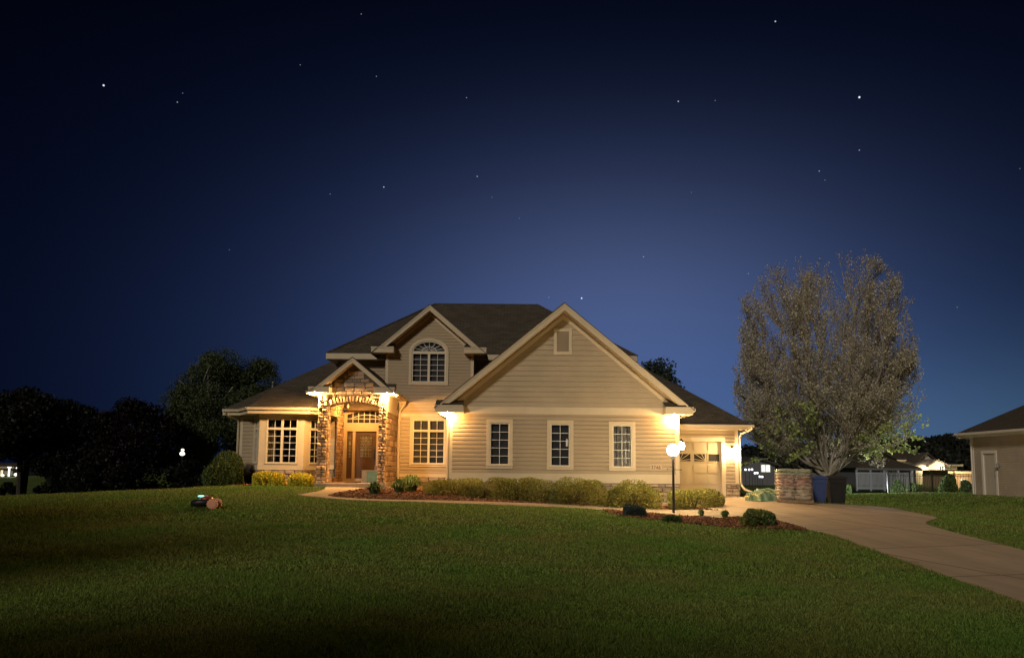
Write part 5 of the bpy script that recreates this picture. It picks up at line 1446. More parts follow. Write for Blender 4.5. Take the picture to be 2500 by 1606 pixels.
def big_tree(x, y, z0, seed=7):
    rg = np.random.default_rng(seed)
    T = thing('maple_tree', 'tall many stemmed tree with sparse spring leaves behind the bins', 'tree', (x, y, z0))
    zs = np.array([2.6, 3.4, 4.6, 6.0, 8, 10.3, 12.3, 13.6, 14.4, 15.0]) ; ws = np.array([2.8, 4.3, 5.1, 4.95, 4.7, 4.6, 4.3, 3.9, 3.3, 2.2])
    env = lambda z: np.interp(z, zs, ws)
    parts = []
    base = np.array([x, y, z0])
    tr_p = np.array([[base, base + [0, 0, .5], base + [.02, 0, 1.1], base + [.0, 0, 1.7]]]); parts.append(ntube(tr_p, np.array([[.42, .34, .31, .30]]), 10))
    # main stems
    n1 = 22; a1 = np.linspace(0, 2 * np.pi, n1, endpoint=False) + rg.uniform(-.2, .2, n1)
    ze = rg.uniform(10.5, 14.0, n1); ze[::4] = rg.uniform(6, 8, len(ze[::4])); rad = env(ze) * rg.uniform(.45, 1.0, n1) ** .8
    s0 = base + np.stack([np.cos(a1) * .14, np.sin(a1) * .14, rg.uniform(1.0, 1.7, n1)], 1)
    e0 = np.stack([x + np.cos(a1) * rad, y + np.sin(a1) * rad, z0 + ze], 1)
    m0 = np.stack([x + np.cos(a1) * rad * rg.uniform(.75, 1.05, n1), y + np.sin(a1) * rad * .9, z0 + ze * rg.uniform(.28, .42, n1)], 1)
    m = 14; st_ = bez(s0, m0, e0, m); st_ += np.cumsum(rg.normal(0, .035, st_.shape), 1) * np.array([1, 1, .3])
    r_ = np.linspace(.09, .02, m)[None] * rg.uniform(.75, 1.2, (n1, 1)); parts.append(ntube(st_, r_, 7))
    # secondary
    def spawn(src, per, l0, l1, upw, outw, m, r0, tmin=.25, k=4):
        n, mm, _ = src.shape; idx = np.repeat(np.arange(n), per); t = rg.uniform(tmin, .98, len(idx)) * (mm - 1); i0 = np.clip(t.astype(int), 0, mm - 2); fr = (t - i0)[:, None]
        s = src[idx, i0] * (1 - fr) + src[idx, i0 + 1] * fr; tg = src[idx, i0 + 1] - src[idx, i0]; tg /= np.linalg.norm(tg, axis=1)[:, None] + 1e-9
        out = s - np.array([x, y, 0]); out[:, 2] = 0; out /= np.linalg.norm(out, axis=1)[:, None] + 1e-6
        d = tg * .6 + rg.normal(0, .55, s.shape) + out * outw + np.array([0, 0, upw]); d /= np.linalg.norm(d, axis=1)[:, None]
        L_ = rg.uniform(l0, l1, len(s)); e = s + d * L_[:, None]; e[:, 2] += L_ * .18
        rr_ = np.hypot(e[:, 0] - x, e[:, 1] - y); lim = env(e[:, 2] - z0) * 1.0; over = np.clip((rr_ - lim) / 1.2, 0, 1) + np.clip((e[:, 2] - z0 - 13.9) / 1.0, 0, 1); k_ = np.clip(1 - .75 * over, .2, 1)[:, None]; e = s + (e - s) * k_
        mid = (s + e) / 2 + rg.normal(0, .08, s.shape) * L_[:, None] + out * .08 * L_[:, None]
        return bez(s, mid, e, m), r0
    b2, _ = spawn(st_, 20, 1.2, 3.6, .45, .55, 7, .03, .16)
    parts.append(ntube(b2, np.linspace(.045, .010, 7)[None] * np.ones((len(b2), 1)), 5))
    # low drooping side branches
    n3 = 46; a3 = rg.uniform(0, 2 * np.pi, n3); zb = rg.uniform(2.2, 4.2, n3); s = np.stack([x + np.cos(a3) * .9, y + np.sin(a3) * .9, z0 + zb], 1)
    L3 = rg.uniform(3.2, 5.6, n3); e = np.stack([x + np.cos(a3) * L3, y + np.sin(a3) * L3, z0 + zb + rg.uniform(-.6, 1.3, n3)], 1); md = (s + e) / 2 + np.array([0, 0, .55])
    b3 = bez(s, md, e, 9); parts.append(ntube(b3, np.linspace(.05, .008, 9)[None] * np.ones((n3, 1)), 5))
    t3, _ = spawn(b2, 8, .5, 1.5, .75, .25, 4, .01, .2); parts.append(ntube(t3, np.linspace(.014, .005, 4)[None] * np.ones((len(t3), 1)), 3))
    t3b, _ = spawn(b3, 16, .4, 1.2, .25, .3, 4, .01, .3); parts.append(ntube(t3b, np.linspace(.012, .005, 4)[None] * np.ones((len(t3b), 1)), 3))
    t4, _ = spawn(t3, 3, .3, .85, .9, .15, 3, .005, .3); parts.append(ntube(t4, np.linspace(.0085, .004, 3)[None] * np.ones((len(t4), 1)), 3))
    V, Q = merge(parts[:2]); npmesh('trunk', V, Q, M_BARK, T)
    V, Q = merge(parts[2:]); npmesh('branches', V, Q, M_BARK, T)
    def on(src, per, jit):
        n, mm, _ = src.shape; idx = np.repeat(np.arange(n), per); t = rg.uniform(.15, 1, len(idx)) * (mm - 1); i0 = np.clip(t.astype(int), 0, mm - 2); fr = (t - i0)[:, None]
        return src[idx, i0] * (1 - fr) + src[idx, i0 + 1] * fr + rg.normal(0, jit, (len(idx), 3))
    C = np.concatenate([on(t3, 4, .02), on(t4, 3, .02)]); C = np.repeat(C, 4, 0); C = C + rg.normal(0, .075, C.shape); hz_ = C[:, 2] - z0; C = C[rg.uniform(0, 1, len(C)) < np.interp(hz_, [2, 5, 9, 15], [1, .85, .6, .45])]
    V, Q = leaves(C, .080, rg, .8, None); npmesh('crown', V, Q, M_TLEAF, T)
    C = np.concatenate([on(t3b, 9, .06), on(b3[:, 3:], 8, .06)]); V, Q = leaves(C, .15, rg, .8, None); npmesh('lower_leaves', V, Q, M_TLOW_LIT, T)
    return T


tb = P(2022, 1148, 44.0)
big_tree(tb[0], 44.0, 0.0)


def blob_tree(name, label, cat, x, y, z0, h, w_, m, seed, lobes, n, leaf, trunk_h, group=None, stems=1, mt=None, shape='round'):
    rg = np.random.default_rng(seed); T = thing(name, label, cat, (x, y, z0), group)
    tb_ = MB(); rr = random.Random(seed)
    for k in range(stems):
        dx = rr.uniform(-.25, .25) * w_ * (stems > 1); dy = rr.uniform(-.15, .15) * w_ * (stems > 1)
        tb_.tube([(x + dx * .15, y, z0 - .3), (x + dx * .4, y + dy * .4, z0 + trunk_h), (x + dx * .8, y + dy * .8, z0 + h * .55), (x + dx, y + dy, z0 + h * .8)], [h * .026, h * .02, h * .013, h * .004], 8)
        for q in range(7):
            a = rr.uniform(0, 6.28); zz_ = z0 + h * rr.uniform(.3, .7); tb_.tube([(x + dx * .6, y + dy * .6, zz_), (x + dx * .6 + math.cos(a) * w_ * .28, y + dy * .6 + math.sin(a) * w_ * .28, zz_ + h * .14)], [h * .008, h * .003], 5)
    tb_.build('trunk', mt or M_BARKD, T)
    Cs = []; 
    for i in range(lobes):
        t = rg.uniform(0, 1)
        if shape == 'cone': zc = trunk_h + (h - trunk_h) * t * .95; rmax = w_ / 2 * (1 - t) * .9; R = w_ * .16 * (1.1 - t)
        else:
            zc = trunk_h + (h - trunk_h) * (.12 + .76 * t); rmax = w_ / 2 * .78 * math.sqrt(max(.05, 1 - (2 * t - .85) ** 2)); R = min(w_, h) * rg.uniform(.10, .19)
        a = rg.uniform(0, 2 * np.pi); q = rmax * math.sqrt(rg.uniform(.15, 1)); c = np.array([x + math.cos(a) * q, y + math.sin(a) * q, z0 + zc])
        k = n // lobes; D_ = rg.normal(size=(k, 3)); D_ /= np.linalg.norm(D_, axis=1)[:, None]; Cs.append(c + D_ * (R * rg.uniform(.35, 1.12, k) ** .7)[:, None] * np.array([1, 1, .8 if shape != 'cone' else .5]))
    C = np.concatenate(Cs); V, Q = leaves(C, leaf, rg, .6, np.tile([0, 0, .5], (len(C), 1)), 1.0); npmesh('crown', V, Q, m, T)
    return T


M_WIL = leaf_mat('willow_leaves', (.085, .11, .045), (.05, .07, .03), .4, .1, .3)
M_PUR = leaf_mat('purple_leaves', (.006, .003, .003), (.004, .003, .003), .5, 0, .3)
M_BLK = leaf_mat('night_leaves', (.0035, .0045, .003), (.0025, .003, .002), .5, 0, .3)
M_CON = leaf_mat('conifer_needles', (.045, .06, .035), (.03, .045, .03), .4, .1, .4)
zt = lambda px, py, Y: P(px, py, Y)
blob_tree('willow_tree', 'big rounded pale green tree left of the house, its crown reaching over the eave', 'tree', P(520, 1100, 46)[0], 46, -.6, P(520, 842, 46)[2] + .6, 6.8, M_WIL, 61, 70, 70000, .11, 1.6, 'trees left of the house', 3, M_BARK)
blob_tree('willow_tree', 'rounded tree just left of the house roof, behind the bigger pale green one', 'tree', P(622, 1100, 47)[0], 47, -.6, P(610, 862, 47)[2] + .6, 5.4, M_WIL, 62, 56, 50000, .11, 1.6, 'trees left of the house', 2, M_BARK)
blob_tree('willow_tree', 'lower part of the tree row, a bushy tree left of the big rounded one', 'tree', P(455, 1100, 45)[0], 45, -.6, P(450, 925, 45)[2] + .6, 3.8, M_WIL, 63, 30, 30000, .12, .6, 'trees left of the house', 2, M_BARK)
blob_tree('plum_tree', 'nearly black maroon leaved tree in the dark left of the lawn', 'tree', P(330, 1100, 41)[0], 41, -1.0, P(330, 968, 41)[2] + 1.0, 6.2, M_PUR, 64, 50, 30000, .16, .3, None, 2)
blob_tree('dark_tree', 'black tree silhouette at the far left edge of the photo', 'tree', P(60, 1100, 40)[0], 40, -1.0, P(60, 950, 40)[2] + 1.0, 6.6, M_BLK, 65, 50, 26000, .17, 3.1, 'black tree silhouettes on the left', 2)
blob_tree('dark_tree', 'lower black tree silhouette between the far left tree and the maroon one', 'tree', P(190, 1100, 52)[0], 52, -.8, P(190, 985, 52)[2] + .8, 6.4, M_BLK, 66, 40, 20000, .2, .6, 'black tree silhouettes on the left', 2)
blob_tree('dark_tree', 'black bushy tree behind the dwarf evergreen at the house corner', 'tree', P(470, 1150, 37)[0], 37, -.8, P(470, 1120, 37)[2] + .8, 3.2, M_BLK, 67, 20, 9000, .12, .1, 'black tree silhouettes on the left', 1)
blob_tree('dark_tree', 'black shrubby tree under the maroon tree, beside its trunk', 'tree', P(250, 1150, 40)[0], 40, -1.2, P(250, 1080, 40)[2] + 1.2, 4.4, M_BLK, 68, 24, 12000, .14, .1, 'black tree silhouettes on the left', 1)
blob_tree('conifer_tree', 'dark feathery tree top showing over the garage roof', 'tree', P(1600, 900, 56)[0], 56, 0, P(1612, 868, 56)[2], 6.4, M_CON, 69, 46, 16000, .22, 1.0, None, 3, None)

# unseen trees added behind the camera, only to shade the near lawn from moonlight
rgs = np.random.default_rng(99); Cs = []; tbm = MB()
for (tx, ty, th, tw_) in ((-33, 2, 15, 9), (-28, -3, 15, 9), (-22.5, -4, 14, 9), (-17, -6, 12, 8.5), (-11, -9, 9.2, 8), (-5.5, -10, 8.4, 7.5), (0, -10, 8.0, 6.5), (-40, 8, 13, 10)):
    tbm.tube([(tx, ty, -.2), (tx, ty, th * .5), (tx + .2, ty, th * .9)], [.2, .14, .04], 8)
    for i in range(34):
        a = rgs.uniform(0, 6.28); q = tw_ / 2 * .75 * math.sqrt(rgs.uniform(0, 1)); c = np.array([tx + math.cos(a) * q, ty + math.sin(a) * q, th * rgs.uniform(.18, .88)])
        D_ = rgs.normal(size=(330, 3)); D_ /= np.linalg.norm(D_, axis=1)[:, None]; Cs.append(c + D_ * (1.5 * rgs.uniform(.2, 1, 330))[:, None])
V, Q = leaves(np.concatenate(Cs), .34, rgs, .8, None)
o = npmesh('added_shade_trees', V, Q, M_WIL); o['kind'] = 'stuff'; o['label'] = 'row of unseen trees added to shade the near lawn'; o['category'] = 'trees'
tk = tbm.build('added_shade_trunks', M_BARKD); tk.parent = o

blob_tree('dark_tree', 'low black bush added to darken the moonlit ground under the far left silhouettes', 'tree', P(185, 1150, 45)[0], 45, -1.2, P(185, 1118, 45)[2] + 1.2, 4.6, M_BLK, 70, 30, 14000, .14, .1, 'black tree silhouettes on the left', 1)  # added mass, its black stands in for unlit ground
blob_tree('dark_tree', 'low black mound added to hide the moonlit ground below the far left lights', 'shrub', P(35, 1150, 46)[0], 46, -1.4, P(35, 1178, 46)[2] + 1.4, 7.2, M_BLK, 71, 40, 16000, .14, .05, 'black tree silhouettes on the left', 1)  # added mass, covers a moonlit strip that should stay black
# far wooded ridge
def ridge_z(x, y): return 0
rgf = np.random.default_rng(77)
hx = np.linspace(-260, 300, 90); hy = np.array([135, 150, 170, 190, 215, 260])
prof = lambda x: np.interp(x, [-260, -60, 10, 50, 75, 95, 110, 125, 160, 300], [1.0, 1.0, 1.5, 3.0, 4.6, 6.2, 6.6, 8.0, 9.0, 9])
def ridge(X, Y): return prof(X) * sstep((Y - 135) / 50) * (1 - .5 * sstep((Y - 200) / 60)) - .05
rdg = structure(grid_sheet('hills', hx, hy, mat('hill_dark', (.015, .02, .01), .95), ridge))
n = 2600; X = rgf.uniform(20, 170, n); Y = rgf.uniform(140, 215, n); Z = ridge(X, Y); Cs = []
for i in range(n):
    k = 26; D_ = rgf.normal(size=(k, 3)); D_ /= np.linalg.norm(D_, axis=1)[:, None]; Rr = rgf.uniform(1.0, 2.2)
    Cs.append(np.array([X[i], Y[i], Z[i] + 1.6]) + D_ * Rr * np.array([1, 1, 1.25]))
C = np.concatenate(Cs); V, Q = leaves(C, .9, rgf, .7, None)
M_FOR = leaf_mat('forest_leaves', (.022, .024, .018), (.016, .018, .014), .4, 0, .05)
o = npmesh('forest', V, Q, M_FOR); o['kind'] = 'stuff'; o['label'] = 'dark wooded ridge beyond the far houses on the right'; o['category'] = 'forest'

# ------------------------------------------------------------------ NEIGHBOUR'S HOUSE ON THE RIGHT
NZ = .40; NX = 23.55
T = thing('neighbour_house', 'brown sided house side with a plain white door at the right edge', 'house', (NX, 36, NZ))
M_NS = mat('siding_brown', (.42, .35, .28), .7, .25, var=.12, vscale=1); M_NT = mat('trim_grey', (.66, .61, .54), .6, .3)
FN = Frame((NX, 38.0, 0), (0, -1, 0), (-1, 0, 0))
dl, dr = .85, 1.75
sm = MB(); siding(sm, FN, 0, 16, NZ - .1, 3.40, .115, .014, holes=[(dl, dr, NZ - .2, NZ + 2.08)]); siding(sm, Frame((NX, 38, 0), (1, 0, 0), (0, 1, 0)), 0, 12, NZ - .1, 3.4, .16); siding(sm, Frame((NX, 22, 0), (1, 0, 0), (0, -1, 0)), 0, 12, NZ - .1, 3.4, .16)
sm.build('wall', M_NS, T)
t = MB(); t.box(-.03, .10, -.02, .045, NZ - .1, 3.4, FN); t.box(dl - .14, dl, -.02, .05, NZ, NZ + 2.22, FN); t.box(dr, dr + .14, -.02, .05, NZ, NZ + 2.22, FN); t.box(dl, dr, -.02, .05, NZ + 2.08, NZ + 2.22, FN)
t.build('trim_boards', M_NT, T)
d = MB(); d.box(dl, dr, -.06, -.02, NZ + .05, NZ + 2.08, FN)
for (a, b, c, e_) in ((.12, .40, .2, .9), (.50, .78, .2, .9), (.12, .40, 1.05, 1.9), (.50, .78, 1.05, 1.9)):
    d.box(dl + a, dl + b, -.021, -.012, NZ + c, NZ + e_, FN)
Dn = d.build('side_door', mat('door_white', (.50, .45, .39), .5), T)
k_ = MB(); k_.ball(FN((dr - .08, .02, NZ + 1.0)), .03, 8); k_.build('door_knob', M_BLACK, Dn)
s_ = MB(); s_.box(dl, dr, -.1, .25, NZ - .12, NZ + .04, FN); s_.build('door_step', M_WOOD, T)
wl = MB(); wl.box(2.05, 2.15, .02, .08, NZ + 1.45, NZ + 1.6, FN); wl.lathe([(.03, .1), (.07, .02), (.075, -.10), (.05, -.12)], FN((2.1, .16, NZ + 1.5)), 10); wl.build('wall_light', mat('lantern_grey', (.5, .48, .45), .25, .6, metal=.6), T)
sp_ = MB(); sp_.box(2.35, 2.47, .02, .05, NZ + .35, NZ + .5, FN); sp_.build('outlet_cover', M_NS, T)
nz = 3.55; rf = MB(); a = (NX - .5, 38.5, nz); b = (NX - .5, 21.5, nz); c = (NX + 12.5, 21.5, nz); d_ = (NX + 12.5, 38.5, nz); hp = 6.5 * .62
rf.poly([a, b, (NX + 6, 28, nz + hp), (NX + 6, 32, nz + hp)]); rf.poly([d_, a, (NX + 6, 32, nz + hp)]); rf.poly([b, c, (NX + 6, 28, nz + hp)]); rf.poly([c, d_, (NX + 6, 32, nz + hp), (NX + 6, 28, nz + hp)])
rf.build('roof', M_ROOF2, T, uv=True)
e = MB(); e.box(NX - .52, NX - .5, 21.5, 38.5, nz - .24, nz - .01); e.box(NX - .5, NX + 12.5, 38.48, 38.5, nz - .24, nz - .01); e.box(NX - .5, NX + .02, 21.5, 38.48, nz - .23, nz - .21); e.build('fascia', M_NT, T)
gu = MB(); gu.box(NX - .63, NX - .521, 21.5, 38.52, nz - .12, nz - .01); gu.build('gutter', M_NT, T)
sp_ = MB(); sp_.tube([(NX - .55, 38.3, 3.42), (NX - .5, 38.25, 3.3), (NX - .07, 38.08, 3.3), (NX - .04, 38.05, 3.15), (NX - .04, 38.05, NZ)], .045, 6); sp_.build('downspout', M_NT, T)

# ------------------------------------------------------------------ FAR HOUSES
M_LITWALL = mat('wall_cream_far', (.50, .42, .27), .7); M_GREYW = mat('wall_grey_far', (.55, .50, .46), .7, var=.1); M_DKW = mat('wall_dark_far', (.14, .14, .16), .8, var=.1)
M_WLIT = mat('window_lit', (1, .9, .6), .5, emit=(1.0, .86, .50), estr=1.6); M_WLITC = mat('window_lit_cool', (.9, 1, .9), .5, emit=(.80, .88, .66), estr=1.4); M_WDK = mat('window_dark', (.03, .035, .05), .2, .6)
M_WHITE = mat('white_trim_far', (.62, .62, .60), .6)


def far_house(label, px0, px1, ybase, yeave, ypeak, Y, dep, wm, roof='gable_x', wins=(), pitch=None, extra=None, group='houses beyond the yards'):
    A = P(px0, ybase, Y); B_ = P(px1, ybase, Y); x0, x1 = A[0], B_[0]; zb = (A[2] + B_[2]) / 2; ze = P((px0 + px1) / 2, yeave, Y)[2]; zp = P((px0 + px1) / 2, ypeak, Y)[2]
    zb = min(zb, 0)
    T = thing('far_house', label, 'house', ((x0 + x1) / 2, Y, zb), group); m = MB(); m.box(x0, x1, Y, Y + dep, zb - .5, ze); xc = (x0 + x1) / 2
    rf = MB(); o_ = .5
    if roof == 'gable_y':   # gable faces the camera
        m.prism([(x0, ze), (x1, ze), (xc, zp - .2)], -.1, .0, Frame((0, Y, 0)))
        for sg, xe in ((-1, x0 - o_), (1, x1 + o_)):
            ze2 = ze - o_ * (zp - ze) / ((x1 - x0) / 2)
            rf.add([(xc, Y - o_, zp), (xe, Y - o_, ze2), (xe, Y + dep, ze2), (xc, Y + dep, zp), (xc, Y - o_, zp - .2), (xe, Y - o_, ze2 - .2)], [(0, 1, 2, 3), (0, 1, 5, 4)])
    elif roof == 'hip':
        h2 = min(dep, x1 - x0) / 2 * .9
        rf.poly([(x0 - o_, Y - o_, ze), (x1 + o_, Y - o_, ze), (x1 - h2, Y + h2, zp), (x0 + h2, Y + h2, zp)]); rf.poly([(x0 - o_, Y - o_, ze), (x0 + h2, Y + h2, zp), (x0 - o_, Y + dep + o_, ze)]); rf.poly([(x1 + o_, Y - o_, ze), (x1 - h2, Y + h2, zp), (x1 + o_, Y + dep + o_, ze)])
        rf.poly([(x0 - o_, Y + dep + o_, ze), (x1 + o_, Y + dep + o_, ze), (x1 - h2, Y + h2, zp), (x0 + h2, Y + h2, zp)])
    else:
        rf.poly([(x0 - o_, Y - o_, ze), (x1 + o_, Y - o_, ze), (x1 + o_, Y + dep / 2, zp), (x0 - o_, Y + dep / 2, zp)]); rf.poly([(x0 - o_, Y + dep + o_, ze), (x1 + o_, Y + dep + o_, ze), (x1 + o_, Y + dep / 2, zp), (x0 - o_, Y + dep / 2, zp)])
        m.prism([(0, ze), (dep, ze), (dep / 2, zp - .1)], -.1, 0, Frame((x0 + .1, Y, 0), (0, 1, 0), (-1, 0, 0)))
    m.build('wall', wm, T); rf.build('roof', M_ROOF2, T, uv=True)
    ev = MB(); ev.box(x0 - o_, x1 + o_, Y - o_ - .03, Y - o_, ze - .25, ze - .01)
    if roof != 'gable_y': ev.build('fascia', M_DKW if wm is M_DKW else M_LITWALL, T)
    for (wx0, wx1, wy0, wy1, wmt) in wins:
        a = P(wx0, wy1, Y); b = P(wx1, wy0, Y); f = MB(); t_ = .09; fr = Frame((0, Y, 0))
        for (p, q, r, s_) in ((a[0] - t_, b[0] + t_, b[2], b[2] + t_), (a[0] - t_, b[0] + t_, a[2] - t_, a[2]), (a[0] - t_, a[0], a[2], b[2]), (b[0], b[0] + t_, a[2], b[2]), ((a[0] + b[0]) / 2 - .04, (a[0] + b[0]) / 2 + .04, a[2], b[2])): f.box(p, q, .0, .06, r, s_, fr)
        W = f.build('window', M_WHITE, T); p = MB(); p.poly([(a[0], .02, a[2]), (b[0], .02, a[2]), (b[0], .02, b[2]), (a[0], .02, b[2])], fr); p.build('pane', wmt, W)
    return T


far_house('dark hip roofed house with unlit windows right of the big tree', 2096, 2236, 1160, 1142, 1108, 84, 10, M_DKW, 'hip', [(2152, 2160, 1144, 1150, M_WDK), (2165, 2173, 1144, 1150, M_WDK), (2180, 2188, 1144, 1150, M_WDK)])
far_house('two storey grey house with dormer gables behind the dark hip roof', 2196, 2262, 1172, 1122, 1096, 100, 9, M_GREYW, 'gable_x', [(2212, 2220, 1121, 1129, M_WDK), (2231, 2240, 1124, 1133, M_WLITC), (2225, 2232, 1141, 1149, M_WDK)])
far_house('gable fronted grey house wing with one orange lit upper window', 2243, 2282, 1172, 1120, 1104, 97, 8, M_GREYW, 'gable_y', [(2253, 2261, 1123, 1130, M_WLIT), (2250, 2264, 1140, 1150, M_WDK)])
Tl = far_house('brightly lit yellow entry gable on the far house', 2268, 2306, 1166, 1131, 1120, 92, 3, M_LITWALL, 'gable_y', [(2294, 2303, 1137, 1150, M_WDK)])
far_house('low garage end of the lit far house beside the fence', 2306, 2338, 1166, 1133, 1130, 96, 6, M_LITWALL, 'hip', [])
far_house('long cream pool house wall lit behind the metal fence', 2322, 2400, 1206, 1150, 1147, 74, 5, mat('wall_peach_far', (.50, .36, .22), .7), 'gable_x', [(2346, 2358, 1170, 1180, M_WLITC)])
lp = P(2287, 1134, 88); lamp('POINT', tuple(lp), 700, (1, .75, .35), .2, name='far_entry_light')
lp = P(2315, 1138, 90); lamp('POINT', tuple(lp), 700, (1, .85, .6), .2, name='far_garage_light')
lp = P(2236, 1136, 93); lamp('POINT', tuple(lp), 500, (1, .85, .65), .2, name='far_wall_light')
lp = P(2360, 1156, 71.5); lamp('POINT', tuple(lp), 520, (1, .72, .42), .2, name='far_pool_light')
far_house('dark house with one bright window behind the garage wing', 1800, 1893, 1178, 1130, 1114, 76, 9, M_DKW, 'gable_y', [(1859, 1879, 1135, 1151, M_WLITC)])
# globe path lights near it
pts = [(1820, 1146), (1829, 1146), (1836, 1145.5), (1843, 1154.5), (1849, 1154), (1855, 1163), (1861, 1163.5)]
lab = ['first', 'second', 'third', 'fourth', 'fifth', 'sixth', 'last']
for i, (gx, gy) in enumerate(pts):
    q = P(gx, gy, 66); T = thing('globe_light', 'small white globe light, %s from the garage corner in the stepped row' % lab[i], 'garden light', (q[0], 66, q[2] - .7), 'globe lights stepping down the far yard')
    m_ = MB(); m_.ball(tuple(q), .095, 12); m_.build('globe', mat('white_globe_lamp', (1, 1, 1), .4, emit=(.95, .96, 1), estr=2.2), T, smooth=True); m_ = MB(); m_.tube([(q[0], 66, -.1), (q[0], 66, q[2] - .08)], .02, 6); m_.build('stake', M_BLACK, T)

# far left: lit yard seen under the trees
far_house('low white lit porch glimpsed under the trees at the far left', -30, 30, 1168, 1138, 1130, 92, 6, M_GREYW, 'gable_x', [(-20, -6, 1146, 1160, M_WLITC), (2, 8, 1147, 1160, M_WLIT)])
q = P(22, 1152, 86); m_ = MB(); m_.tube([(q[0], 86, -.2), (q[0], 86, q[2] + .5)], .09, 8); m_.box(q[0] - .15, q[0] + .15, 85.85, 86.15, q[2] + .5, q[2] + .6); tag(m_.build('white_post', mat('post_lit_look', (.9, .9, .85), .5, emit=(1, .97, .88), estr=2.0)), 'white post in the lit yard at the far left edge, its lit look put in as emission', 'post')  # emission stands in for yard light falling on the post
for i, (gx, gy, r_, lb) in enumerate([(39, 1158, .20, 'bright white ground lantern right of the white post, the largest'), (41, 1142, .09, 'small yellowish garden lamp above the large ground lantern'), (53, 1139.5, .10, 'small yellowish garden lamp, rightmost of the far left lights'), (6, 1160, .17, 'white ground lantern at the far left edge of the photo'), (445, 1107, .13, 'pale garden lamp shining through leaves, lower of the pair left of the house'), (446, 1098, .08, 'smaller garden lamp just above its twin left of the house')]):
    Yd = 84 if gx < 100 else 38.5
    q = P(gx, gy, Yd); T = thing('garden_lamp', lb, 'garden light', (q[0], Yd, q[2] - .5), 'small lamps in the dark yards on the left'); m_ = MB(); m_.ball(tuple(q), r_, 12, .8); m_.build('globe', mat('garden_globe', (1, 1, .9), .4, emit=(1, .95, .75), estr=2.5), T, smooth=True)
    m_ = MB(); m_.tube([(q[0], Yd, -.3), (q[0], Yd, q[2] - r_ * .7)], .02, 6); m_.build('stake', M_BLACK, T)
lamp('POINT', tuple(P(25, 1150, 83)), 60, (1, .97, .85), .2, name='far_yard_light')

# ------------------------------------------------------------------ FENCES AND THE YARD BEHIND
fy = 58.0
xa, xb = P(2092, 1190, fy)[0], P(2228, 1190, fy)[0]; zt_ = P(2092, 1151, fy)[2]; zb_ = 0.0
T = thing('picket_fence', 'pale slatted pool fence with taller posts right of the big tree', 'fence', (xa, fy, zb_))
nb = 46; m_ = MB()
for i in range(nb + 1):
    x = xa + (xb - xa) * i / nb; 
    m_.box(x - .035, x + .018, fy - .01, fy + .01, .1, zt_ - .06)
m_.build('pickets', M_WHITE, T); m_ = MB(); m_.box(xa, xb, fy - .02, fy + .02, .18, .26); m_.box(xa, xb, fy - .02, fy + .02, zt_ - .12, zt_ - .04); m_.build('rails', M_WHITE, T)
for i in range(5): x = xa + (xb - xa) * i / 4; p = MB(); p.box(x - .06, x + .06, fy - .07, fy + .05, -.05, zt_ + .08); p.box(x - .08, x + .08, fy - .09, fy + .07, zt_ + .08, zt_ + .12); p.build('post', M_WHITE, T)
fy = 47.0
xa, xb = P(2168, 1190, fy)[0], P(2385, 1190, fy)[0]; zt_ = P(2270, 1156, fy)[2]
T = thing('metal_fence', 'black metal bar fence running up to the neighbouring house', 'fence', (xa, fy, 0))
m_ = MB(); nb = 56
for i in range(nb + 1): x = xa + (xb - xa) * i / nb; m_.box(x - .009, x + .009, fy - .009, fy + .009, .05, zt_)
m_.build('bars', M_BLACK, T); m_ = MB(); m_.box(xa, xb, fy - .015, fy + .015, .12, .15); m_.box(xa, xb, fy - .015, fy + .015, zt_ - .15, zt_ - .12); m_.box(xa, xb, fy - .015, fy + .015, zt_ - .01, zt_ + .02); m_.build('rails', M_BLACK, T)
for i in range(5): x = xa + (xb - xa) * i / 4; p = MB(); p.box(x - .035, x + .035, fy - .035, fy + .035, -.05, zt_ + .1); p.ball((x, fy, zt_ + .13), .04, 8); p.build('post', M_BLACK, T)


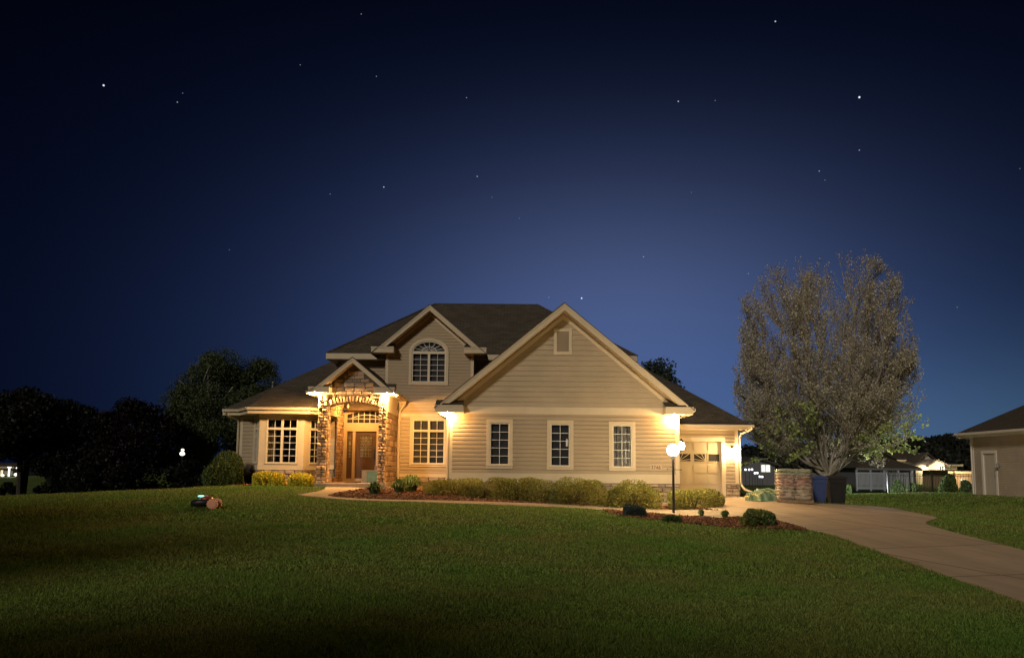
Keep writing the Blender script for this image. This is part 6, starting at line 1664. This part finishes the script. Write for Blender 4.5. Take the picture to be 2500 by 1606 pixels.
def bush(label, px0, px1, yt, Y, seed, m=None, n=3500):
    x0, x1 = P(px0, 1190, Y)[0], P(px1, 1190, Y)[0]; mound('dark_shrub', label, 'dark shrubs around the far fences', (x0 + x1) / 2, Y, x1 - x0, (x1 - x0) * .8, P(px0, yt, Y)[2], n, m or M_DKG, seed, .12, .5, .6, .5, 12, 'shrub', .3, z=0.0)


bush('tall dark shrub in the middle of the black metal fence', 2292, 2338, 1158, 45.5, 81, n=6000)
bush('low dark shrub left of the black metal fence, wide and rounded', 2178, 2210, 1172, 50, 82)
bush('small rounded dark shrub between the two fences', 2212, 2240, 1176, 49, 83)
bush('dark shrub against the neighbouring house corner', 2344, 2372, 1172, 49.5, 84)
bush('low dark plant between the black bin and the pale fence', 2052, 2078, 1182, 50, 85, n=1800)
# stone edging of the planting under the fence
rs = random.Random(12)
for i in range(22):
    px = 2208 + i * 6.2 + rs.uniform(-1, 1); q = P(px, 1203, 44); x = q[0]; r_ = rs.uniform(.08, .15); z = float(H(x, 44))
    mb = MB(); vs_n = []
    mb.lathe([(r_ * .6, 0), (r_ * 1.05, r_ * .25), (r_ * .9, r_ * .6), (r_ * .35, r_ * .8)], (x, 44 + rs.uniform(-.1, .1), z - .02), 7)
    o = mb.build('edging_stone', M_STONE2); tag(o, 'fist to head sized pale rock in the edging row before the metal fence', 'rock', 'rocks edging the bed by the metal fence')
fz = P(2166, 1192, 46)
T = thing('ground_spotlight', 'small bright ground floodlight shining low before the pale fence', 'floodlight', (fz[0], 46, 0))
m_ = MB(); m_.lathe([(.16, 0), (.2, .05), (.12, .12), (.02, .15)], (fz[0], 46, .02), 12); m_.build('lens', mat('floodlight_lens', (1, 1, 1), .4, emit=(.95, .98, 1), estr=12), T); lamp('POINT', (fz[0], 47.0, .55), 1000, (.95, .97, 1), .1, name='floodlight_beam', parent=T); m_ = MB(); m_.lathe([(.22, -.03), (.22, .03)], (fz[0], 46, 0.02), 12); m_.build('housing', M_BLACK, T)
sc.render.film_transparent = False
